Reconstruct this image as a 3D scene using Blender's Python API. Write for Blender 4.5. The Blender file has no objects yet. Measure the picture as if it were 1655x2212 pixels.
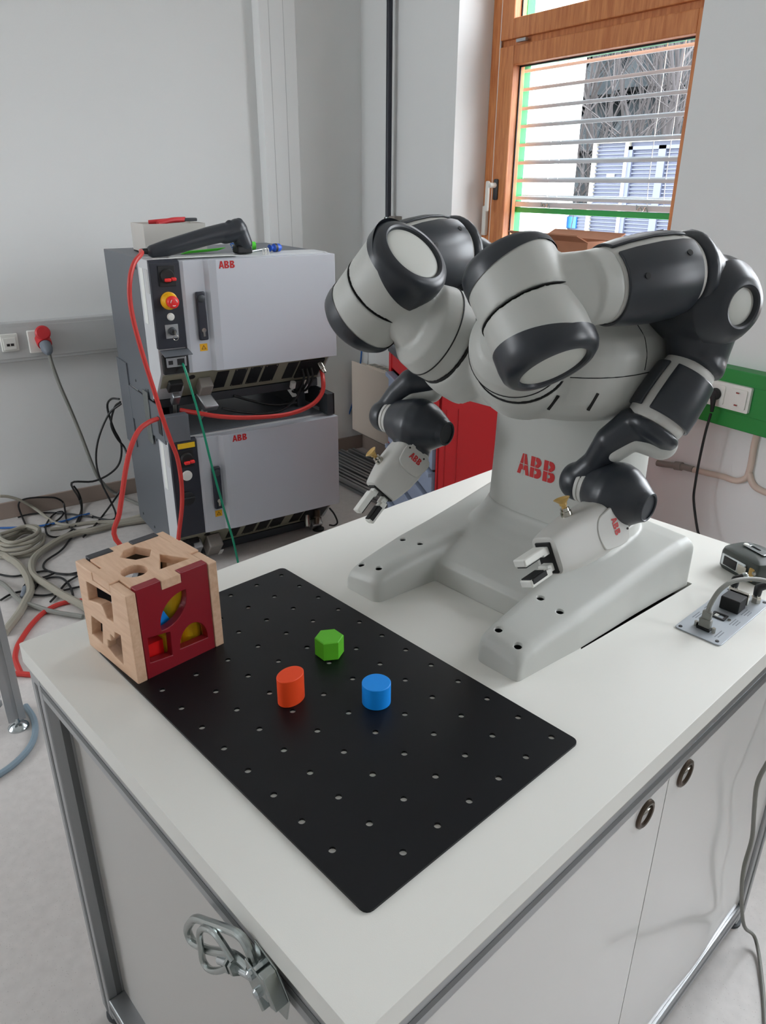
import bpy, bmesh, math, random
from mathutils import Vector, Matrix, Quaternion
from mathutils.geometry import tessellate_polygon
random.seed(7)
SC = bpy.context.scene
COL = SC.collection
PI = math.pi
TZ = 820.0           # height of the worktop above the floor, mm (all lengths below are in mm, z counted from the worktop)

# ------------------------------------------------------------------ camera
cam_d = bpy.data.cameras.new('camera'); cam = bpy.data.objects.new('camera', cam_d); COL.objects.link(cam)
cam_d.sensor_fit = 'VERTICAL'; cam_d.sensor_height = 24.0; cam_d.lens = 17.5689; cam_d.clip_start = 0.05; cam_d.clip_end = 200
CAMLOC = (1.031242, -0.467975, 1.433004)
CR = Vector((0.544352, 0.838840, 0.005432)); CU = Vector((-0.340186, 0.214830, 0.915490)); CB = Vector((0.766782, -0.500196, 0.402305))
cam.matrix_world = Matrix(((CR.x, CU.x, CB.x, CAMLOC[0]), (CR.y, CU.y, CB.y, CAMLOC[1]), (CR.z, CU.z, CB.z, CAMLOC[2]), (0, 0, 0, 1)))
SC.camera = cam
# ------------------------------------------------------------------ sky (overcast day), exposure
W = bpy.data.worlds.new('sky'); SC.world = W; W.use_nodes = True
nt = W.node_tree; bg = nt.nodes['Background']
tc = nt.nodes.new('ShaderNodeTexCoord'); sep = nt.nodes.new('ShaderNodeSeparateXYZ'); rmp = nt.nodes.new('ShaderNodeValToRGB')
nt.links.new(tc.outputs['Generated'], sep.inputs[0]); nt.links.new(sep.outputs['Z'], rmp.inputs[0]); nt.links.new(rmp.outputs[0], bg.inputs[0])
rmp.color_ramp.elements[0].position = 0.0; rmp.color_ramp.elements[0].color = (0.56, 0.59, 0.615, 1)
rmp.color_ramp.elements[1].position = 0.8; rmp.color_ramp.elements[1].color = (1.08, 1.15, 1.205, 1)
bg.inputs[1].default_value = 7.0
SC.cycles.diffuse_bounces = 8; SC.cycles.max_bounces = 16; SC.cycles.transparent_max_bounces = 24
SC.view_settings.view_transform = 'Standard'; SC.view_settings.look = 'None'
SC.view_settings.exposure = 1.25; SC.view_settings.gamma = 1.0; SC.view_settings.use_curve_mapping = False
OPEN = [(-1811, -647), (-47, 1117), (1717, 2881)]      # window openings along the window wall
for (x0, x1) in OPEN:                                   # light portals: they only tell the renderer where the sky comes in
    L = bpy.data.lights.new('window_portal', 'AREA'); L.shape = 'RECTANGLE'; L.size = (x1-x0)/1000; L.size_y = 1.59
    L.cycles.is_portal = True
    o = bpy.data.objects.new('window_portal', L); COL.objects.link(o)
    o.location = ((x0+x1)/2000, 2.03, (925+TZ)/1000); o.rotation_euler = (-PI/2, 0, 0)
FILL_OPEN = [(-2400, -1250)]                  # openings added in the back wall, behind the camera, for fill light
for (y0, y1) in FILL_OPEN:
    L = bpy.data.lights.new('window_portal', 'AREA'); L.shape = 'RECTANGLE'; L.size = (y1-y0)/1000; L.size_y = 1.59
    L.cycles.is_portal = True
    o = bpy.data.objects.new('window_portal', L); COL.objects.link(o)
    o.location = ((y0+y1)/2000, -3.35, (925+TZ)/1000); o.rotation_euler = (PI/2, 0, 0)
# ------------------------------------------------------------------ materials
def lin(c):
    return tuple((x/12.92 if x <= 0.04045 else ((x+0.055)/1.055)**2.4) for x in c)
MATS = {}
def M(name, rgb, rough=0.5, metal=0.0, bump=0.0, bscale=200.0, var=0.0, vscale=8.0, coat=0.0, spec=0.5):
    m = bpy.data.materials.new(name); m.use_nodes = True; n = m.node_tree; b = n.nodes['Principled BSDF']
    c = lin([v/255 for v in rgb]); b.inputs['Base Color'].default_value = (*c, 1); b.inputs['Roughness'].default_value = rough
    b.inputs['Metallic'].default_value = metal; b.inputs['Coat Weight'].default_value = coat; b.inputs['Specular IOR Level'].default_value = spec
    t = n.nodes.new('ShaderNodeTexCoord')
    if var > 0:
        nz = n.nodes.new('ShaderNodeTexNoise'); nz.inputs['Scale'].default_value = vscale; nz.inputs['Detail'].default_value = 4
        mx = n.nodes.new('ShaderNodeMix'); mx.data_type = 'RGBA'
        mx.inputs[6].default_value = (*[v*(1-var) for v in c], 1); mx.inputs[7].default_value = (*[min(1, v*(1+var)) for v in c], 1)
        n.links.new(t.outputs['Object'], nz.inputs['Vector']); n.links.new(nz.outputs[0], mx.inputs[0]); n.links.new(mx.outputs[2], b.inputs['Base Color'])
    if bump > 0:
        nb = n.nodes.new('ShaderNodeTexNoise'); nb.inputs['Scale'].default_value = bscale; nb.inputs['Detail'].default_value = 2
        bp = n.nodes.new('ShaderNodeBump'); bp.inputs['Strength'].default_value = bump; bp.inputs['Distance'].default_value = 0.001
        n.links.new(t.outputs['Object'], nb.inputs['Vector']); n.links.new(nb.outputs[0], bp.inputs['Height']); n.links.new(bp.outputs[0], b.inputs['Normal'])
    MATS[name] = m; return m
def wood(name, c1, c2, rough, scale, axis):
    m = M(name, c1, rough); n = m.node_tree; b = n.nodes['Principled BSDF']
    t = n.nodes.new('ShaderNodeTexCoord'); mp = n.nodes.new('ShaderNodeMapping'); mp.inputs['Scale'].default_value = axis
    nz = n.nodes.new('ShaderNodeTexNoise'); nz.inputs['Scale'].default_value = scale; nz.inputs['Detail'].default_value = 6; nz.inputs['Roughness'].default_value = 0.6
    r = n.nodes.new('ShaderNodeValToRGB')
    r.color_ramp.elements[0].position = 0.35; r.color_ramp.elements[0].color = (*lin([v/255 for v in c2]), 1)
    r.color_ramp.elements[1].position = 0.65; r.color_ramp.elements[1].color = (*lin([v/255 for v in c1]), 1)
    n.links.new(t.outputs['Object'], mp.inputs[0]); n.links.new(mp.outputs[0], nz.inputs['Vector']); n.links.new(nz.outputs[0], r.inputs[0]); n.links.new(r.outputs[0], b.inputs['Base Color'])
    return m
M('wall', (226, 227, 226), 0.9, bump=0.25, bscale=350)
M('ceiling', (235, 236, 235), 0.95)
M('base', (150, 134, 124), 0.7)
M('robot', (188, 189, 184), 0.42, bump=0.08, bscale=1500)
M('robot_gripper', (196, 195, 190), 0.45)
M('robot_disc', (196, 197, 190), 0.5)
M('dark', (42, 46, 52), 0.33)
M('seam', (22, 22, 22), 0.7)
M('abb_red', (190, 22, 24), 0.5)
M('logo_line', (178, 178, 173), 0.5)
M('black', (20, 20, 22), 0.5)
M('rubber', (24, 24, 25), 0.75)
M('topwhite', (224, 223, 217), 0.33, bump=0.05, bscale=900)
M('topedge', (206, 202, 188), 0.5)
M('alu', (168, 170, 172), 0.36, metal=0.85)
M('alu_dark', (110, 112, 113), 0.5, metal=0.6)
M('panelgrey', (184, 181, 177), 0.55)
M('doorwhite', (208, 206, 203), 0.16, metal=0.0, coat=0.3)
M('plate', (12, 13, 17), 0.4, var=0.25, vscale=30, spec=0.32)
M('hole', (212, 208, 200), 0.6)
M('chrome', (190, 196, 198), 0.18, metal=1.0)
M('zinc', (170, 176, 174), 0.25, metal=1.0)
M('bronze', (92, 80, 70), 0.3, metal=0.9)
M('redpaint', (150, 8, 18), 0.33)
M('cubered', (142, 22, 36), 0.4)
M('cubeblack', (42, 42, 48), 0.4)
M('orange', (250, 76, 22), 0.55); M('blue', (6, 148, 246), 0.5); M('green', (104, 204, 46), 0.5)
M('yellow', (240, 196, 30), 0.45); M('redblock', (232, 16, 20), 0.45); M('greenblock', (20, 130, 40), 0.5)
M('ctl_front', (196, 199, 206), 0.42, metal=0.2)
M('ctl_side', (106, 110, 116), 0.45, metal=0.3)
M('ctl_light', (196, 198, 200), 0.5)
M('ctl_panel', (34, 37, 48), 0.45)
M('ctl_khaki', (142, 140, 122), 0.5)
M('redswitch', (232, 40, 40), 0.4); M('yellowplastic', (232, 172, 20), 0.45); M('white', (226, 226, 220), 0.5)
M('redcable', (190, 50, 44), 0.45); M('greencable', (8, 138, 104), 0.42); M('bluecable', (34, 92, 160), 0.45)
M('blackcable', (18, 18, 19), 0.5); M('greycable', (128, 128, 122), 0.5); M('beigecable', (152, 147, 134), 0.55); M('bluehose', (128, 146, 158), 0.4)
M('duct', (190, 191, 190), 0.55); M('plastic_white', (222, 222, 216), 0.45)
M('ceered', (196, 40, 46), 0.45); M('greyplastic', (112, 120, 130), 0.5)
M('greentrunk', (26, 132, 56), 0.42); M('conduit', (206, 186, 172), 0.6); M('conduit_grey', (136, 130, 124), 0.7)
M('radiator', (218, 204, 190), 0.5); M('drawer', (126, 136, 156), 0.42); M('steeldark', (54, 58, 62), 0.5)
M('redtrolley', (172, 8, 18), 0.42, bump=0.1, bscale=120)
M('cardboard', (176, 122, 92), 0.8, var=0.1, vscale=30)
M('tapebody', (58, 64, 60), 0.42); M('nickel', (188, 184, 174), 0.22, metal=1.0); M('cup', (196, 160, 92), 0.4)
M('pcb', (170, 176, 182), 0.42, metal=0.3); M('printgrey', (120, 124, 130), 0.6)
M('blindgrey', (188, 193, 196), 0.45); M('blindgreen', (30, 150, 70), 0.45)
M('screw_blue', (20, 82, 190), 0.4); M('lime', (90, 220, 60), 0.5); M('paper', (224, 226, 222), 0.8)
M('carton', (196, 192, 186), 0.8); M('snowwall', (238, 238, 234), 0.8); M('hallblue', (74, 79, 96), 0.6); M('halltrim', (150, 148, 138), 0.6)
M('bark', (70, 66, 66), 0.9); M('conifer', (30, 38, 42), 0.95, var=0.4, vscale=3); M('ground', (120, 120, 116), 0.95)
wood('beech', (228, 192, 162), (214, 174, 142), 0.5, 9.0, (2.0, 14.0, 14.0))
wood('larch', (212, 140, 86), (184, 108, 60), 0.45, 6.0, (12.0, 12.0, 1.2))
def floor_mat():
    m = M('floor', (186, 178, 172), 0.42); n = m.node_tree; b = n.nodes['Principled BSDF']
    t = n.nodes.new('ShaderNodeTexCoord'); v = n.nodes.new('ShaderNodeTexVoronoi'); v.inputs['Scale'].default_value = 160
    v2 = n.nodes.new('ShaderNodeTexNoise'); v2.inputs['Scale'].default_value = 40; v2.inputs['Detail'].default_value = 5
    r = n.nodes.new('ShaderNodeValToRGB'); e = r.color_ramp.elements
    e[0].position = 0.04; e[0].color = (*lin((0.60, 0.57, 0.55)), 1); e[1].position = 0.14; e[1].color = (*lin((0.82, 0.80, 0.785)), 1)
    mx = n.nodes.new('ShaderNodeMix'); mx.data_type = 'RGBA'; mx.blend_type = 'MULTIPLY'; mx.inputs[0].default_value = 0.25
    n.links.new(t.outputs['Object'], v.inputs['Vector']); n.links.new(t.outputs['Object'], v2.inputs['Vector'])
    n.links.new(v.outputs['Distance'], r.inputs[0]); n.links.new(r.outputs[0], mx.inputs[6]); n.links.new(v2.outputs[0], mx.inputs[7]); n.links.new(mx.outputs[2], b.inputs['Base Color'])
floor_mat()
def glass_mat():
    m = bpy.data.materials.new('glass'); m.use_nodes = True; n = m.node_tree; n.nodes.clear()
    o = n.nodes.new('ShaderNodeOutputMaterial'); tr = n.nodes.new('ShaderNodeBsdfTransparent'); gl = n.nodes.new('ShaderNodeBsdfGlossy'); mx = n.nodes.new('ShaderNodeMixShader'); lw = n.nodes.new('ShaderNodeLayerWeight'); fr = n.nodes.new('ShaderNodeMath')
    tr.inputs[0].default_value = (0.955, 0.955, 0.96, 1); gl.inputs['Roughness'].default_value = 0.02; lw.inputs[0].default_value = 0.5; fr.operation = 'POWER'; fr.inputs[1].default_value = 4.0; n.links.new(lw.outputs['Facing'], fr.inputs[0])
    n.links.new(fr.outputs[0], mx.inputs[0]); n.links.new(tr.outputs[0], mx.inputs[1]); n.links.new(gl.outputs[0], mx.inputs[2]); n.links.new(mx.outputs[0], o.inputs[0]); MATS['glass'] = m
glass_mat()
# ------------------------------------------------------------------ geometry helpers
def V(*a): return Vector(a)
def perp(n, ref=None):
    n = n.normalized()
    r = Vector(ref) if ref is not None else (Vector((0, 0, 1)) if abs(n.z) < 0.9 else Vector((1, 0, 0)))
    u = r - n*r.dot(n)
    if u.length < 1e-4: r = Vector((1, 0, 0)); u = r - n*r.dot(n)
    u.normalize()
    return u, n.cross(u)
def resample(pts, n=6, closed=False):
    P = [Vector(p) for p in pts]; out = []; N = len(P)
    rng = range(N) if closed else range(N-1)
    for i in rng:
        p1, p2 = P[i], P[(i+1) % N]
        p0 = P[i-1] if (i > 0 or closed) else p1*2-p2
        p3 = P[(i+2) % N] if (i+2 < N or closed) else p2*2-p1
        for k in range(n):
            t = k/n
            out.append(0.5*((2*p1)+(p2-p0)*t+(2*p0-5*p1+4*p2-p3)*t*t+(3*p1-p0-3*p2+p3)*t*t*t))
    if not closed: out.append(P[-1])
    return out
class G:
    def __init__(s): s.v = []; s.f = []
    def add(s, vs, fs):
        k = len(s.v); s.v += [Vector(p) for p in vs]; s.f += [tuple(i+k for i in f) for f in fs]; return s
    def box(s, x0, x1, y0, y1, z0, z1, m=None):
        vs = [V(x, y, z) for z in (z0, z1) for y in (y0, y1) for x in (x0, x1)]
        if m is not None: vs = [m @ p for p in vs]
        return s.add(vs, [(0, 2, 3, 1), (4, 5, 7, 6), (0, 1, 5, 4), (2, 6, 7, 3), (0, 4, 6, 2), (1, 3, 7, 5)])
    def obox(s, c, u, v, w, a, b, d):        # box centred at c with half sizes a,b,d along the unit axes u,v,w
        vs = [c+u*(i*a)+v*(j*b)+w*(k*d) for k in (-1, 1) for j in (-1, 1) for i in (-1, 1)]
        fs = [(0, 2, 3, 1), (4, 5, 7, 6), (0, 1, 5, 4), (2, 6, 7, 3), (0, 4, 6, 2), (1, 3, 7, 5)]
        if u.cross(v).dot(w) < 0: fs = [f[::-1] for f in fs]
        return s.add(vs, fs)
    def lathe(s, o, ax, prof, seg=32, ref=None, a0=0.0, a1=2*PI, tilt=None, cap=True):
        o = Vector(o); ax = Vector(ax).normalized(); u, w = perp(ax, ref); full = abs(a1-a0-2*PI) < 1e-6
        n = seg if full else seg+1; vs = []; fs = []
        for (t, r) in prof:
            for i in range(n):
                a = a0+(a1-a0)*i/seg; d = u*math.cos(a)+w*math.sin(a)
                tt = t+(tilt[0]*math.cos(a-tilt[1]) if tilt and (t, r) == prof[0] else 0)
                vs.append(o+ax*tt+d*r)
        for j in range(len(prof)-1):
            for i in range(n if full else n-1):
                i2 = (i+1) % n; fs.append((j*n+i, j*n+i2, (j+1)*n+i2, (j+1)*n+i))
        if full and cap:
            if prof[0][1] > 1e-6: fs.append(tuple(range(n))[::-1])
            if prof[-1][1] > 1e-6: fs.append(tuple((len(prof)-1)*n+i for i in range(n)))
        return s.add(vs, fs)
    def arcshell(s, o, ax, prof, th, a0, a1, ref, seg=20):   # curved cover of thickness th over part of the turn, rim closed
        o = Vector(o); ax = Vector(ax).normalized(); u, w = perp(ax, ref); n = seg+1; vs = []; fs = []; m = len(prof)
        for k in (0, 1):
            for (t, r) in prof:
                for i in range(n):
                    a = a0+(a1-a0)*i/seg; vs.append(o+ax*t+(u*math.cos(a)+w*math.sin(a))*(r+(th if k else 0)))
        N = n*m
        for j in range(m-1):
            for i in range(seg):
                q = (j*n+i, j*n+i+1, (j+1)*n+i+1, (j+1)*n+i)
                fs.append(q[::-1]); fs.append(tuple(x+N for x in q))
        def wall(a, b): fs.append((a, b, b+N, a+N))
        for i in range(seg): wall(i, i+1); wall((m-1)*n+i+1, (m-1)*n+i)
        for j in range(m-1): wall((j+1)*n, j*n); wall(j*n+seg, (j+1)*n+seg)
        return s.add(vs, fs)
    def tube(s, pts, r, seg=8, sm=5, closed=False, rs=None):
        P = resample(pts, sm, closed) if sm > 1 else [Vector(p) for p in pts]; n = len(P); vs = []; fs = []
        up = None
        for i in range(n):
            t = (P[(i+1) % n]-P[i-1]) if (closed or 0 < i < n-1) else (P[1]-P[0] if i == 0 else P[-1]-P[-2])
            t.normalize()
            if up is None: up = perp(t)[0]
            up = (up-t*up.dot(t)); up = up.normalized() if up.length > 1e-6 else perp(t)[0]
            w = t.cross(up); rr = r if rs is None else rs[0]+(rs[1]-rs[0])*i/(n-1)
            for k in range(seg):
                a = 2*PI*k/seg; vs.append(P[i]+(up*math.cos(a)+w*math.sin(a))*rr)
        for i in range(n if closed else n-1):
            for k in range(seg):
                a = i*seg+k; b = i*seg+(k+1) % seg; c = ((i+1) % n)*seg; fs.append((a, b, c+(k+1) % seg, c+k))
        if not closed:
            fs.append(tuple(range(seg))[::-1]); fs.append(tuple((n-1)*seg+k for k in range(seg)))
        return s.add(vs, fs)
    def capsule(s, p0, p1, r0, r1, seg=20):
        p0 = Vector(p0); p1 = Vector(p1); d = p1-p0; L = d.length; prof = []
        for k in range(0, 7): a = -PI/2+PI/2*k/6; prof.append((r0*math.sin(a), max(1e-3, r0*math.cos(a))))
        for k in range(0, 7): a = PI/2*k/6; prof.append((L+r1*math.sin(a), max(1e-3, r1*math.cos(a))))
        return s.lathe(p0, d, prof, seg)
    def loft(s, secs):            # list of equal-length rings of points, ends closed
        n = len(secs[0]); vs = [p for q in secs for p in q]; fs = []
        for j in range(len(secs)-1):
            for i in range(n): fs.append((j*n+i, j*n+(i+1) % n, (j+1)*n+(i+1) % n, (j+1)*n+i))
        fs.append(tuple(range(n))[::-1]); fs.append(tuple((len(secs)-1)*n+i for i in range(n)))
        return s.add(vs, fs)
    def prism(s, poly, o, u, v, n, d0, d1):
        o = Vector(o); k = len(poly)
        a = [o+u*x+v*y+n*d0 for x, y in poly]; b = [o+u*x+v*y+n*d1 for x, y in poly]
        fs = [tuple(range(k))[::-1], tuple(range(k, 2*k))]+[(i, (i+1) % k, (i+1) % k+k, i+k) for i in range(k)]
        return s.add(a+b, fs)
    def holed(s, outer, holes, o, u, v, n, d0, d1):     # plate with openings
        bm = bmesh.new(); o = Vector(o); es = []
        for lp in [outer]+holes:
            vs = [bm.verts.new((x, y, 0)) for x, y in lp]
            for i in range(len(vs)): es.append(bm.edges.new((vs[i], vs[(i+1) % len(vs)])))
        bmesh.ops.triangle_fill(bm, use_beauty=True, use_dissolve=False, edges=es, normal=(0, 0, 1))
        bm.verts.index_update(); tri = []
        for f in bm.faces:
            idx = [q.index for q in f.verts]
            if f.normal.z < 0: idx.reverse()
            tri.append(tuple(idx))
        flat = [(q.co.x, q.co.y) for q in bm.verts]; N = len(flat); bm.free()
        vs = [o+u*x+v*y+n*d1 for x, y in flat]+[o+u*x+v*y+n*d0 for x, y in flat]
        fs = tri+[tuple(i+N for i in t[::-1]) for t in tri]; k = 0
        def area(l): return sum(l[i][0]*l[(i+1) % len(l)][1]-l[(i+1) % len(l)][0]*l[i][1] for i in range(len(l)))
        for q, lp in enumerate([outer]+holes):
            m = len(lp); rev = (area(lp) < 0) != (q > 0)
            for i in range(m):
                a, b = k+i, k+(i+1) % m; f = (b, a, a+N, b+N)
                f = (a+N, b+N, b, a); fs.append(f[::-1] if rev else f)
            k += m
        return s.add(vs, fs)
def circ(cx, cy, r, n=24, a0=0.0): return [(cx+r*math.cos(a0+2*PI*i/n), cy+r*math.sin(a0+2*PI*i/n)) for i in range(n)]
def ell(cx, cy, a, b, rot=0, n=28):
    return [(cx+a*math.cos(t)*math.cos(rot)-b*math.sin(t)*math.sin(rot), cy+a*math.cos(t)*math.sin(rot)+b*math.sin(t)*math.cos(rot)) for t in [2*PI*i/n for i in range(n)]]
def rrect(x0, x1, y0, y1, r, n=4):
    out = []
    for (cx, cy, a) in ((x1-r, y0+r, -PI/2), (x1-r, y1-r, 0), (x0+r, y1-r, PI/2), (x0+r, y0+r, PI)):
        for k in range(n+1): out.append((cx+r*math.cos(a+PI/2*k/n), cy+r*math.sin(a+PI/2*k/n)))
    return out
def sring(cx, cy, z, hx, hy, e=3.0, n=48):    # superellipse ring
    out = []
    for i in range(n):
        a = 2*PI*i/n; c, s_ = math.cos(a), math.sin(a)
        out.append(V(cx+hx*math.copysign(abs(c)**(2/e), c), cy+hy*math.copysign(abs(s_)**(2/e), s_), z))
    return out
# ------------------------------------------------------------------ objects: things (roots), parts (children)
YAW = {'T': math.radians(10), 'R': 0.0}        # 'T' = worktop axes, turned 10 degrees against the room 'R'
INFO = {}
def wpos(p, fr):
    c, s_ = math.cos(YAW[fr]), math.sin(YAW[fr])
    return Vector(((p[0]*c-p[1]*s_)/1000, (p[0]*s_+p[1]*c)/1000, (p[2]+TZ)/1000))
def tagit(o, label, cat, group):
    if label: o['label'] = label
    if cat: o['category'] = cat
    if group: o['group'] = group
def thing(name, label, cat, org, fr='T', group=None):
    o = bpy.data.objects.new(name, None); COL.objects.link(o); o.empty_display_size = 0.05
    o.location = wpos(org, fr); o.rotation_euler = (0, 0, YAW[fr]); tagit(o, label, cat, group); INFO[o.name] = Vector(org); return o
def mkmesh(name, g, org, smooth=True):
    me = bpy.data.meshes.new(name); org = Vector(org)
    me.from_pydata([tuple((p-org)*0.001) for p in g.v], [], g.f); me.validate(); me.update()
    if smooth: me.shade_smooth()
    return me
def finish(o, mat, bevel, sharp):
    if mat: o.data.materials.append(MATS[mat])
    if bevel:
        b = o.modifiers.new('bevel', 'BEVEL'); b.width = bevel/1000; b.segments = 2; b.limit_method = 'ANGLE'; b.angle_limit = math.radians(40); b.harden_normals = False
    if sharp:
        try: o.data.set_sharp_from_angle(angle=math.radians(sharp))
        except Exception: pass
def part(root, name, g, mat, parent=None, bevel=0, smooth=True, sharp=35, label=None, kind=None):
    org = INFO[root.name]; me = mkmesh(name, g, org, smooth); o = bpy.data.objects.new(name, me); COL.objects.link(o)
    o.parent = parent or root; finish(o, mat, bevel, sharp if smooth else None); INFO.setdefault(o.name, org)
    if label: o['label'] = label
    if kind: o['kind'] = kind
    return o
def solo(name, g, mat, label, cat, org, fr='R', group=None, bevel=0, smooth=True, sharp=35, kind=None):
    me = mkmesh(name, g, org, smooth); o = bpy.data.objects.new(name, me); COL.objects.link(o)
    o.location = wpos(org, fr); o.rotation_euler = (0, 0, YAW[fr]); finish(o, mat, bevel, sharp if smooth else None)
    tagit(o, label, cat, group); INFO[o.name] = Vector(org)
    if kind: o['kind'] = kind
    return o
def struct(name, g, mat, org=(0, 0, -820), bevel=0, label=None, smooth=False):
    o = solo(name, g, mat, label, None, org, 'R', None, bevel, smooth); o['kind'] = 'structure'; return o
def blob(g, voxel=3.0, smooth=8):              # union of overlapping solids, blended at the joints
    me = bpy.data.meshes.new('tmp'); me.from_pydata([tuple(p*0.001) for p in g.v], [], g.f); me.validate(); me.update()
    o = bpy.data.objects.new('tmp', me); COL.objects.link(o)
    r = o.modifiers.new('r', 'REMESH'); r.mode = 'VOXEL'; r.voxel_size = voxel/1000; r.adaptivity = 0
    if smooth:
        s_ = o.modifiers.new('s', 'SMOOTH'); s_.factor = 0.5; s_.iterations = smooth
    dg = bpy.context.evaluated_depsgraph_get(); ev = o.evaluated_get(dg); m2 = bpy.data.meshes.new_from_object(ev)
    out = G(); out.v = [v.co*1000 for v in m2.vertices]; out.f = [tuple(p.vertices) for p in m2.polygons]
    bpy.data.objects.remove(o); bpy.data.meshes.remove(me); bpy.data.meshes.remove(m2); return out
# letters drawn as thin slices so that they can follow a curved surface
def LA(): return [[(0, 0), (0.34, 1), (0.66, 1), (1, 0), (0.72, 0), (0.65, 0.22), (0.35, 0.22), (0.28, 0)], [(0.42, 0.42), (0.58, 0.42), (0.5, 0.68)]]
def LB():
    p = [(0, 0), (0.60, 0)]
    for k in range(1, 9): a = -PI/2+PI*k/9; p.append((0.60+0.38*math.cos(a), 0.265+0.265*math.sin(a)))
    p.append((0.66, 0.525))
    for k in range(1, 9): a = -PI/2+PI*k/9; p.append((0.54+0.36*math.cos(a), 0.765+0.235*math.sin(a)))
    p += [(0.50, 1), (0, 1)]
    return [p, [(0.34, 0.20), (0.34, 0.36), (0.54, 0.36), (0.60, 0.28), (0.54, 0.20)], [(0.34, 0.64), (0.34, 0.80), (0.48, 0.80), (0.54, 0.72), (0.48, 0.64)]]
def sliced(polys, f, n=26):
    g = G()
    xs = [x for p in polys for x, y in p]; x0, x1 = min(xs), max(xs)
    cuts = sorted(set([x0+(x1-x0)*i/n for i in range(n+1)]+xs))
    def spans(x):
        ys = []
        for p in polys:
            for i in range(len(p)):
                (ax, ay), (bx, by) = p[i], p[(i+1) % len(p)]
                if (ax <= x < bx) or (bx <= x < ax): ys.append(ay+(by-ay)*(x-ax)/(bx-ax))
        return sorted(ys)
    for a, b in zip(cuts, cuts[1:]):
        if b-a < 1e-6: continue
        e = (b-a)*1e-4; A, B = spans(a+e), spans(b-e)
        if len(A) != len(B): continue
        for i in range(0, len(A)-1, 2):
            g.add([f(a, A[i]), f(b, B[i]), f(b, B[i+1]), f(a, A[i+1])], [(0, 1, 2, 3)])
    return g
def logo(root, parent, f, w, h, lines=True, name='logo'):
    """three bold red letters on a surface; f(x, y) gives the surface point for x right, y up from the lower left corner"""
    lw = w*0.335; gp = lw*1.0
    P = None
    for i, L in enumerate((LA(), LB(), LB())):
        off = (0, 0.345, 0.69)[i]*w; k = 0.33*w if i == 0 else 0.31*w
        o = part(root, name+'_letter', sliced([[(x*k+off, y*h) for x, y in p] for p in L], f), 'abb_red', parent, smooth=False); P = o
    if lines:
        g = G(); n = 16
        def f2(x, y): return f(x, y)
        g2 = sliced([[(0, 0.485*h), (w, 0.485*h), (w, 0.515*h), (0, 0.515*h)]], lambda x, y: f(x, y, 0.25)); g.add(g2.v, g2.f)
        for cxl in (0.165, 0.345+0.125, 0.69+0.125):
            g2 = sliced([[((cxl-0.006)*w, 0), ((cxl+0.006)*w, 0), ((cxl+0.006)*w, h), ((cxl-0.006)*w, h)]], lambda x, y: f(x, y, 0.25), 2); g.add(g2.v, g2.f)
        part(root, name+'_line', g, 'logo_line', parent, smooth=False)
def planef(o, u, v, n, off=0.4):
    o = Vector(o); return lambda x, y, e=0.0: o+u*x+v*y+n*(off+e)
X_, Y_, Z_ = V(1, 0, 0), V(0, 1, 0), V(0, 0, 1)
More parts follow.
